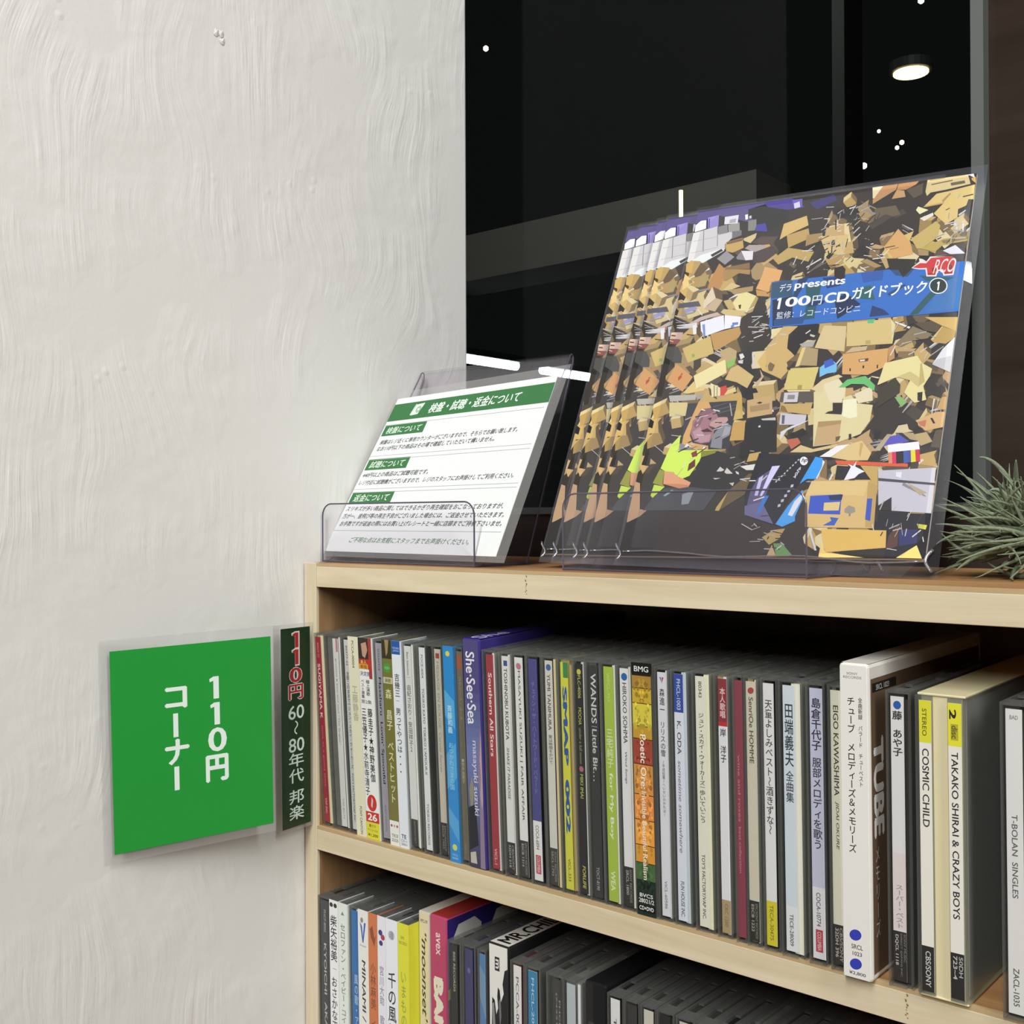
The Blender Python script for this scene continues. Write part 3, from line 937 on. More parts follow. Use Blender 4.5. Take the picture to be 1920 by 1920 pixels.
    dict(x=393.3, w=10.6, pre=2.0, lw=5.6, col='e8e6e4', tray='dark', y=-1.5, t=[('e', .03, .5, .3, .32, '2f62b0'), V_('藤 あや子', .05, .21, '3a3638', .5, .78, .025), R_(.55, .82, 'e8dcdc'), V_('スーパー・ベスト', .66, .815, 'a09498', .5, .62), R_(.825, 1, '34302e'), T_('SONY MUSIC', .832, .93, '8c8884', .78, .94), T_('DIRECT (JAPAN) INC.', .832, .985, '8c8884', .5, .66), T_('DQCL 1118', .838, .945, 'd0ccc8', .12, .38, .01)],
         l='white spined disc with a blue dot between tall white box and fat double case'),
    dict(x=404.4, c0=404.4, w=20.8, y=-2.5, box=double_case),
    dict(x=440.1, lw=6.2, w=10.4, pre=2.0, col='eae9e6', tray='dark', y=-3, t=[T_('BAD', .02, .034, '8a8a8a', .25, .75, 0, 0, 'h'), T_('T-BOLAN  SINGLES', .345, .62, '6a6a6c', .3, .66), T_('ZACL-1035', .85, .975, '5c5c5e', .3, .66)],
         l='white spined disc standing apart at the right edge of the picture'),
]
cds(upper, ZS, 8.0, 2.2, 4.0, -2.0, UP)


def moonset(x, w, y, tilt, zb):
    it = [T_('WPCL-590', .03, .045, '5a5448', .1, .9, .01, 0, 'h'), T_('“moonset”', .09, .52, '4c443c', .22, .8, .006, .3), T_('s', .6, .7, '4c443c', .3, .7, 0, .3)]
    slipbox(x, w, y, tilt, zb, .1325, 'cream slipcased disc with slanted dark lettering, beside the pink box', 'boxed_disc', 'e6d8b4', it, 'cfc9bd', None, None, LOW, .142, .0008)


def bang(x, w, y, tilt, zb):
    it = [T_('avex', .07, .17, 'f0d8d8', .34, .62, .01), T_('BANG', .27, .66, 'f0e8d0', .16, .8, .08), T_('BANG', .7, .98, 'f0e8d0', .16, .8, .08)]

    def side(cv, h):
        cv.rect(.0005, .001, .141, h - .001, '352a78')
        for k in range(4):
            a = .006 + k * .034
            cv.poly([(a, h - .034), (a, h - .012), (a + .004, h - .006), (a + .018, h - .005), (a + .024, h - .010), (a + .024, h - .034)], 'dcdad2')
            cv.poly([(a + .008, h - .034), (a + .008, h - .016), (a + .016, h - .015), (a + .016, h - .034)], '352a78')
        cv.rect(.0005, h - .048, .141, h - .042, 'd0cc58')
        cv.rect(.0005, .001, .141, h - .048, '202838')
        cv.poly([(.004, .001), (.02, .04), (.03, .07), (.05, .078), (.07, .05), (.08, .001)], 'a08070')

    def top(cv, ww):
        cv.rect(.0004, .001, ww - .0004, .141, 'b03a34')
    slipbox(x, w, y, tilt, zb, .1325, 'thick pink slipcased disc with bold cream capitals and purple side', 'boxed_disc', 'c0486c', it, 'c0486c', side, top, LOW, .142, .0012)


def splash(x, w, y, tilt, zb):
    it = [R_(.05, .11, '2a2a2a', .3, .56), T_('m', .06, .1, 'e0e0dc', .34, .52, .03), ('p', '1a1a1c', [(1, .09), (.84, .10), (.72, .16), (.78, .2), (.62, .24), (.56, .19), (.46, .18), (.42, .22), (.46, .27), (.36, .3), (.28, .24), (.14, .23), (.1, .36), (.2, .44), (.06, .5), (0, .5), (0, 1), (1, 1)]),
          ('p', '8a8a8a', [(.12, .26), (.24, .25), (.3, .34), (.5, .5), (.3, .42), (.16, .36)]), ('p', '707070', [(.5, .24), (.6, .22), (.64, .3), (.56, .36)]), ('p', 'e0e0dc', [(.3, .78), (.44, .72), (.36, .95), (.26, .98)])]

    def top(cv, ww):
        cv.rect(.0006, .001, ww - .0006, .14, 'dcdad2')
        cv.text('MR.CHILDREN', .0024, .004, ww - .0024, .082, '1c1c1c', 90, .03)
    slipbox(x, w, y, tilt, zb, .1305, 'white boxed disc with black paint splash and black capitals along its top', 'boxed_disc', 'e6e4de', it, '222222', None, top, LOW, .142, .0012)


def black_box(x, w, y, tilt, zb):
    it = [R_(.0, 1, '242424', .0, .35), ('p', '3c3c3c', [(.1, .16), (.4, .16), (.62, .5), (.7, 1), (.1, 1)])]
    slipbox(x, w, y, tilt, zb, .1275, 'thick matt black slipcased disc with a plain black top', 'boxed_disc', '161618', it, '141416', None, None, LOW, .142, .001)


lower = [
    dict(x=15.4, c0=13.6, w=11.8, lw=8.6, col='4a494b', tray='black', t=[T_('PHCF-8002', .05, .17, 'a8a8a8', .36, .6), T_('KYOICHI  AKAGI ● Zoo', .23, .98, 'c8c8c8', .34, .64)], l='dark grey spined disc with widely spaced pale capitals, first on the lower shelf'),
    dict(x=25.9, w=8.4, obi=True, col='eceeee', t=[('e', .025, .25, .2, .18, '2a2a2a'), ('e', .025, .72, .2, .18, '2a2a2a'), V_('柴矢裕美', .075, .31, '2e2e30', .5, .8, .01), R_(.345, .348, '9a9a9a', .3, .8), V_('おさかな天国', .385, .72, '3a3a3c', .5, .7)], l='white banded disc with two black dots above bold brushed characters'),
    dict(x=34.6, w=8.6, obi=True, col='e2eae2', t=[('p', '8a8a8a', [(.3, .06), (.5, .04), (.7, .06)]), V_('セロファン', .10, .30, '7a7c78', .5, .6), V_('・ベイビー・コイン', .31, .64, '7a7c78', .5, .6)], l='pale green white banded disc with thin grey characters'),
    dict(x=45.3, w=9.0, pre=1.6, lw=6.4, col='3a78b8', tray='dark', strip='e8e6dc', t=[V_('風の歌・アコースティック', .33, .98, 'b4d0e8', .6, .55)], l='blue spined disc on the lower shelf between two whitish ones'),
    dict(x=53.2, w=9.4, obi=True, col='eae8e2', t=[('p', '3a68b0', [(.2, .06), (.42, .08), (.5, .13), (.62, .06), (.8, .06), (.55, .16), (.45, .16)]), ('e', .05, .4, .14, .18, '8a8a90'), T_('Victor', .17, .18, '8a8a8c', .15, .85, 0, 0, 'h'), T_('MINAMI / Share of Love', .245, .98, '3c3a3a', .36, .72, .02, .12)], l='off white banded disc with a blue V logo above slanted lettering'),
    dict(x=62.8, w=8.0, obi=True, col='d07848', t=[('p', '8c5030', [(.15, .08), (.5, .06), (.7, .12), (.9, .1), (.7, .16), (.3, .12)]), V_('小林麻美', .24, .47, '8a5038', .5, .66), V_('イノセント・コレクション', .52, 1.0, '8a5038', .5, .6)], l='orange spined disc on the lower shelf'),
    dict(x=71.0, w=7.2, obi=True, col='e8e8ee', t=[('e', .08, .4, .26, .26, '3a3a80'), ('e', .1, .7, .26, .26, 'b03850'), ('e', .13, .45, .24, .24, '3a3a80'), V_('宮川大助 歌集と行く', .24, .72, '9490a4', .5, .6)], l='white banded disc with a red and blue clover logo'),
    dict(x=78.4, w=10.4, obi=True, col='ecedf3', t=[('e', .075, .5, .28, .28, 'c0c2cc'), T_('魂', .055, .095, '8a8c98', .32, .68, 0, 0, 'h'), V_('千の風になって', .25, .82, '34343a', .5, .72)], l='white banded disc with brush style characters, left of the yellow one'),
    dict(x=89.0, w=9.4, obi=True, col='dede38', t=[T_('EMI', .06, .075, '9a9830', .3, .6, 0, 0, 'h'), T_('RECORDS', .085, .1, '9a9830', .12, .88, 0, 0, 'h'), V_('いまものわかり ありか', .22, .98, 'a8a83c', .5, .55)], l='bright yellow banded disc on the lower shelf'),
    dict(x=98.8, c0=98.6, w=9.2, y=9.0, box=moonset),
    dict(x=108.0, c0=108.0, w=14.2, y=9.0, box=bang),
    dict(x=132.6, w=10.2, lw=5.4, pre=1.8, col='34322e', tray='dark', y=0, t=[T_('BEE RECORDS', .03, .22, 'b4b0a0', .4, .7, .01), T_('THE BAND', .45, .75, 'c8c4b4', .3, .75, .015)], l='black spined disc with small pale capitals just right of the pink box'),
    dict(x=143.0, w=10.0, lw=6.0, pre=1.9, col='44426c', tray='purple', t=[('e', .1, .5, .2, .26, '6a68a0')], l='indigo spined disc on the lower shelf without lettering'),
    dict(x=154.0, w=5.9, pre=.8, lw=4.6, col='5a84b0', tray='dark', t=[('p', '7898b4', [(0, .05), (1, .1), (1, .3), (0, .2)]), ('p', '808890', [(0, .4), (1, .34), (1, .46), (0, .52)])], l='mottled sky blue spined disc left of the paint splashed box'),
    dict(x=160.4, c0=160.2, w=15.0, y=3.0, box=splash),
    dict(x=179.5, lw=5.4, w=9.9, pre=1.9, col='eae9e6', tray='wine', t=[T_('PCCA-00055', .05, .36, '6a6a6c', .3, .68), T_('TOSHIHIKO', .45, .8, '6a6a6c', .28, .7)], l='white spined disc right of the paint splashed box'),
    dict(x=190.0, lw=6.2, w=10.4, pre=1.8, col='e0d6ba', tray='dark', t=[R_(0, .32, '3a86b4'), T_('FHCL-2003', .03, .29, 'b8d8e8', .36, .64), T_('KAZUMASA', .42, .98, '6a6250', .24, .74)], l='cream spined disc with a blue head block on the lower shelf'),
    dict(x=207.2, c0=203.0, w=10.6, lw=6.6, pre=2.2, col='44433f', tray='dark', t=[T_('FHCL-2008', .09, .33, '9a9890', .58, .74), T_('(74321-34171-2)', .06, .42, '9a9890', .26, .42)], l='dark spined disc with two tiny rows of numbers'),
    dict(x=216.5, lw=5.6, w=12.6, pre=2.4, col='b8c4c8', tray='grey', strip='dee0e0', sw=.0032, t=[], l='pale grey blue spined disc with a white booklet edge, left of the black box'),
    dict(x=229.6, c0=228.6, w=13.6, y=2.0, box=black_box),
    dict(x=244.9, lw=5.6, w=10.0, pre=1.8, col='e6e6e4', tray='black', t=[T_('TOCT-6462', .08, .4, '5a5a5c', .32, .64)], l='white spined disc right of the plain black box'),
    dict(x=255.2, lw=5.8, w=9.4, pre=1.7, col='3c3c3a', tray='dark', t=[T_('UPCI-1003', .2, .5, 'a8a8a4', .34, .62)], l='dark grey spined disc with short pale code, before the beige one'),
    dict(x=265.2, lw=5.6, w=9.2, pre=1.7, col='d0ccbc', tray='dark', t=[], l='beige spined disc near the middle of the lower shelf'),
    dict(x=275.0, lw=5.6, w=10.0, pre=1.8, col='2e2c2a', tray='dark', t=[('e', .08, .55, .26, .3, 'b83a40')], l='black spined disc with a red leaf mark'),
    dict(x=286.0, lw=5.6, pre=1.8, col='cdc9bb', tray='dark', t=[], l='disc with a pale spine top at the bottom edge, right of the red leaf one'),
]
xx = 294.6
k = 0
NTH = ['first', 'second', 'third', 'fourth', 'fifth', 'sixth', 'seventh', 'eighth']
while k < 8:
    lower.append(dict(x=xx + 1.9, c0=xx, lw=5.6, w=10.1, pre=1.8, col=['4a4844', 'd8d4c8', '3a3a3c', 'c8c4bc', '5a4a40', 'd8d8d8', '444440', 'd0c8b8'][k], tray=['dark', 'black', 'grey', 'black', 'dark', 'dark', 'black', 'dark'][k], t=[],
                      l='%s of the eight discs showing only tops along the bottom edge, counted rightwards' % NTH[k]))
    xx += 10.25
    k += 1
cds(lower, ZL, 1.8, 0.6, 1.5, 0.5, LOW)

# ------------------------------------------------------------------ the laminated divider sign
sgc = [(0.004, -0.1362, -0.1583), (0.0254, -0.0432, -0.1561), (0.0262, -0.0462, -0.0423), (0.0048, -0.1392, -0.0446)]
spx = [(215, 1603), (513, 1543), (507, 1193), (205, 1222)]
SG = planar(spx, sgc)
stc = [(0.0115, -0.0261, -0.167), (0.0099, -0.0017, -0.1667), (0.0111, -0.0034, -0.0402), (0.0125, -0.0278, -0.0405)]
tpx = [(530, 1558), (583, 1540), (581, 1174), (526, 1180)]
ST = planar(tpx, stc)
sign = empty('price_sign', (0.01, -0.05, -0.17))
tag(sign, 'laminated green price sign with white characters on the plaster wall, with dark green divider strip', 'sign')
inv = Matrix.Translation((-0.01, 0.05, 0.17))


def quadmap(Q, lift_dir):
    def fn(u, v, l):
        a = Q[0].lerp(Q[1], u)
        b = Q[3].lerp(Q[2], u)
        return a.lerp(b, v) + lift_dir * l
    return fn


def loc(fn, M):
    return lambda u, v, l: M @ fn(u, v, l)


nS = (SG[1] - SG[0]).cross(SG[3] - SG[0]).normalized()
cv = Canvas()
cv.rect(0, 0, 1, 1, '269a3c')
for s_, xc, w in (('110円', .665, .15), ('コーナー', .385, .15)):
    pass
g = 'eaf6ee'
cv.one(.595, .705, .655, .82, g)
cv.one(.598, .57, .658, .685, g)
cv.text('0', .58, .43, .70, .555, g, 0, .02)
cv.text('円', .562, .275, .708, .415, g, 0, .04)
cv.text('コ', .318, .68, .455, .79, g, 0, .036)
cv.rect(.366, .535, .396, .655, g)
cv.text('ナ', .312, .395, .462, .525, g, 0, .036)
cv.rect(.366, .265, .396, .385, g)
q = MB()
cv.put(q, loc(quadmap(SG, nS), inv))
q.build('green_card', GLOSSY, sign)
nT = (ST[1] - ST[0]).cross(ST[3] - ST[0]).normalized()
cv = Canvas()
cv.rect(0, 0, 1, 1, '1f3a22')
for yy, ch in ((.905, '１'), (.82, '１'), (.73, '0'), (.645, '円')):
    ww = .2 if ch == '１' else .42
    if ch == '円':
        ww = .5
    for b, c, g2 in ((.075, 'e0dcd4', .02), (.02, 'b02c34', 0)):
        if ch == '１':
            g3 = .04 if g2 else 0
            cv.one(.5 - ww / 2 - g3, yy - .005 - g3 * .18, .5 + ww / 2 + g3, yy + .07 + g3 * .18, c)
            continue
        cv.text(ch, .5 - ww / 2 - g2, yy - .005 - g2 * .2, .5 + ww / 2 + g2, yy + .07 + g2 * .2, c, 0, b)
g = 'dcece2'
cv.text('60', .24, .54, .78, .61, g, 0, .01)
cv.vtext('〜', .5, .535, .46, .5, g)
cv.text('80', .24, .375, .78, .445, g, 0, .01)
for ch, yy in (('年', .30), ('代', .22), ('邦', .115), ('楽', .035)):
    cv.text(ch, .24, yy, .76, yy + .07, g, 0, .012)
q = MB()
cv.put(q, loc(quadmap(ST, nT), inv))
q.build('divider_strip', GLOSSY, sign)
q = MB()   # one sheet of laminate round both cards
def lam(Q, a, b, c, d, n, off):
    f = quadmap(Q, n)
    return [inv @ f(u, v, off) for u, v in ((a, c), (b, c), (b, d), (a, d))]
LA, LC = lam(SG, -.055, 1.02, -.045, 1.055, nS, -.0004), lam(ST, -.02, 1.25, -.02, 1.02, nT, -.0003)
mid = [LA[1], LC[0], LC[3], LA[2]]
for quad in (LA, mid, LC):
    q.face(quad)
q.build('laminate', LAMI, sign)

# ------------------------------------------------------------------ acrylic holder with the notice
AX0, AX1 = .0028, .1392


def acrylic(name, x0, x1, yl, liph, tilt_top, foot, label, lipx=None):
    r = empty(name, ((x0 + x1) / 2, yl, 0))
    tag(r, label, 'display stand')
    lx0, lx1 = lipx or (x0, x1)
    th = .0015
    q = MB()
    ox, oy = (x0 + x1) / 2, yl
    # lip with rounded upper corners
    R = .008
    out = [(lx0, .0004), (lx1, .0004), (lx1, liph - R)] + [(lx1 - R + R * math.cos(a), liph - R + R * math.sin(a)) for a in [math.radians(t) for t in range(10, 91, 16)]]
    out += [(lx0 + R + R * math.cos(a), liph - R + R * math.sin(a)) for a in [math.radians(t) for t in range(90, 181, 18)]]
    n = len(out)
    i = len(q.v)
    q.v += [(a - ox, 0, z) for a, z in out] + [(a - ox, th, z) for a, z in out]
    q.f += [tuple(i + k for k in range(n)), tuple(i + n + k for k in range(n))[::-1]]
    q.c += [H('ffffff')] * 2
    lip = q.build('front_lip', ACRYL, r)
    e = MB()
    e.tube([(a - ox, th / 2, z) for a, z in out[1:] + out[:1]], .0005, 6)
    e.build('polished_edge', ACEDGE if not lipx else ACRIM, lip)
    q = MB()
    yt, zt = tilt_top[0] - oy, tilt_top[1]
    yb = tilt_top[2] - oy
    ft = foot - oy
    prof = [(0.0005, .0004), (yb, .0004), (yb + .004, .003)]
    prof += [(yb + .004 + (yt - yb - .004) * t, .003 + (zt - .004 - .003) * t) for t in (.25, .5, .75, 1)]
    prof += [(yt + .0016, zt - .0008), (yt + .003, zt), (yt + .0044, zt - .0012), (yt + .0042, zt - .005)]
    prof += [(yt + .0042 + (ft - yt - .0042) * t, (zt - .005) * (1 - t) + .0004 * t) for t in (.33, .66, 1)]
    q.strip(prof, x0 - ox, x1 - ox, th)
    q.build('sheet', ACRYL, r)
    for xx_ in (x0 - ox, x1 - ox):
        e = MB()
        e.tube([(xx_, y, z + th / 2) for y, z in prof], .00045, 6)
        e.build('cut_edge', ACRIM, r)
    e = MB()
    e.tube([(x1 - ox, 0.0005, .001), (x1 - ox, ft - .004, .001), (x1 - ox - .0008, ft, .001)], .0007, 6)
    e.tube([(x0 - ox, 0.0005, .001), (x1 - ox, 0.0005, .001)], .0005, 6)
    e.build('base_edge', ACEDGE, r)
    return r


acrylic('acrylic_holder', AX0, AX1, .0135, .0385, (.1045, .1335, .020), .0615, 'clear bent acrylic holder propping up the white shop notice, beside the plaster wall')

pc = [(0.002, .0179, .007), (.1524, .0159, .007), (.1532, .0783, .1151), (.0028, .0803, .1151)]
ppx = [(607, 1033), (929.4, 1043.6), (1045.9, 703.7), (746.6, 748.3)]
PQ = planar(ppx, pc)
nP = (PQ[1] - PQ[0]).cross(PQ[3] - PQ[0]).normalized()
po = empty('notice_card', (.077, .017, .004))
tag(po, 'white shop notice with green headings and black characters, leaning in the small acrylic holder', 'notice')
inv = Matrix.Translation((-.077, -.017, -.004))
cv = Canvas()
cv.rect(0, 0, 1, 1, 'e4e7e6')
G = '3a7444'
cv.poly([(0, .842), (1, .842), (1, .960), (0, .960)], G)
cv.poly([(.150, .868), (.195, .872), (.215, .945), (.165, .94)], 'e0ece0')
cv.ell(.187, .905, .017, .024, '9cbc9c', 18)
cv.ell(.187, .905, .006, .008, 'e8f0e8', 12)
cv.poly([(.141, .872), (.150, .868), (.165, .94), (.155, .945)], 'c4d8c4')
cv.text('検盤・試聴・返金について', .262, .868, .828, .934, 'eef6ee', 0, .018, .25)
K = '2e3230'
for tg, a, b, x in (('検盤について', .742, .814, .288), ('試聴について', .515, .587, .284), ('返金について', .299, .371, .283)):
    cv.rect(.008, a, x, b, G)
    cv.text(tg, .03, a + .013, x - .022, b - .013, 'e0f0e0', 0, .01, .2)
for t, x0, x1, y0 in (('検盤はレジ近くに専用カウンターがございますので、そちらでお願い致します。', .025, .878, .690), ('なお110円以下の商品はその場で確認していただいて構いません。', .025, .764, .646), ('440円以上の商品はご試聴可能です。', .016, .441, .473), ('レジ付近に試聴機がございますので、レジのスタッフにお声掛けしてご利用ください。', .016, .947, .424),
                      ('スリキズが多い商品に関してはできるかぎり再生確認をおこなっておりますが、', .016, .95, .256), ('万が一、音飛び等の再生不良がございました場合には、ご返金させていただきます。', .014, .970, .209), ('お手数ですが返金の際にはお買い上げレシートと一緒に店頭までご持参下さいませ。', .021, .974, .162)):
    cv.text(t, x0, y0 - .006, x1, y0 + .026, K, 0, .022, .25)
cv.text('ご不明な点はお気軽にスタッフまでお声掛けください。', .135, .055, .838, .089, '5c8060', 0, .02, .25)
for y in (.817, .608, .583, .391, .369, .129):
    cv.line((0, y), (.985, y - .003), .003, '9aa09c')
q = MB()
f = loc(quadmap(PQ, nP), inv)
cv.put(q, f)
for s0, s1 in (((0, 0), (1, 0)), ((1, 0), (1, 1)), ((1, 1), (0, 1)), ((0, 1), (0, 0))):
    q.face([f(*s0, 0), f(*s1, 0), f(*s1, -.0004), f(*s0, -.0004)], 'e8eae8')
q.build('printed_sheet', PRINT, po)
q = MB()
q.face([f(-.012, -.03, -.0003), f(1.05, -.03, -.0003), f(1.055, 1.06, -.0003), f(-.012, 1.05, -.0003)])
q.build('laminate', LAMI, po)

# ------------------------------------------------------------------ guide booklets in sleeves on their stand
acrylic('acrylic_stand', .2040, .3468, .0145, .0418, (.150, .185, .040), .085, 'clear low acrylic stand holding the fanned booklets, right of the notice', (.2040, .3468))

cfit = [(.2323, .0266, .009), (.3906, .0472, .009), (.3763, .157, .2159), (.218, .1364, .2159)]
cpx = [(1160, 1042), (1735, 1048), (1832, 325), (1310, 396)]
CQ = planar(cpx, cfit)
sfit = [(.2167, .0422, .001), (.3897, .0632, .001), (.3755, .1795, .2264), (.2026, .1584, .2264)]


def homog(src, dst):
    A = []
    for (x, y), (u, v) in zip(src, dst):
        A.append([x, y, 1, 0, 0, 0, -u * x, -u * y, u])
        A.append([0, 0, 0, x, y, 1, -v * x, -v * y, v])
    n = 8
    for i in range(n):
        p = max(range(i, n), key=lambda r: abs(A[r][i]))
        A[i], A[p] = A[p], A[i]
        for r in range(n):
            if r != i:
                k_ = A[r][i] / A[i][i]
                A[r] = [a - k_ * b for a, b in zip(A[r], A[i])]
    h = [A[i][8] / A[i][i] for i in range(n)]
    def fn(x, y):
        w = h[6] * x + h[7] * y + 1
        return ((h[0] * x + h[1] * y + h[2]) / w, (h[3] * x + h[4] * y + h[5]) / w)
    return fn


UV = homog(cpx, [(0, 0), (1, 0), (1, 1), (0, 1)])
VIEW = dict(A=(1220, 360, 7.385), B=(1640, 280, 7.385), C=(1440, 480, 7.385), D=(1640, 600, 7.385), E=(1200, 700, 7.385), F=(1440, 700, 7.385), G=(1240, 560, 8.0), P=(1400, 700, 3.692), Q=(1000, 700, 4.0), R=(1400, 280, 3.692))
clamp = lambda t: min(max(t, 0.0), 1.0)


def art(v, x, y):
    ox, oy, s = VIEW[v]
    u, w = UV(ox + x / s, oy + y / s)
    return (clamp(u), clamp(w))


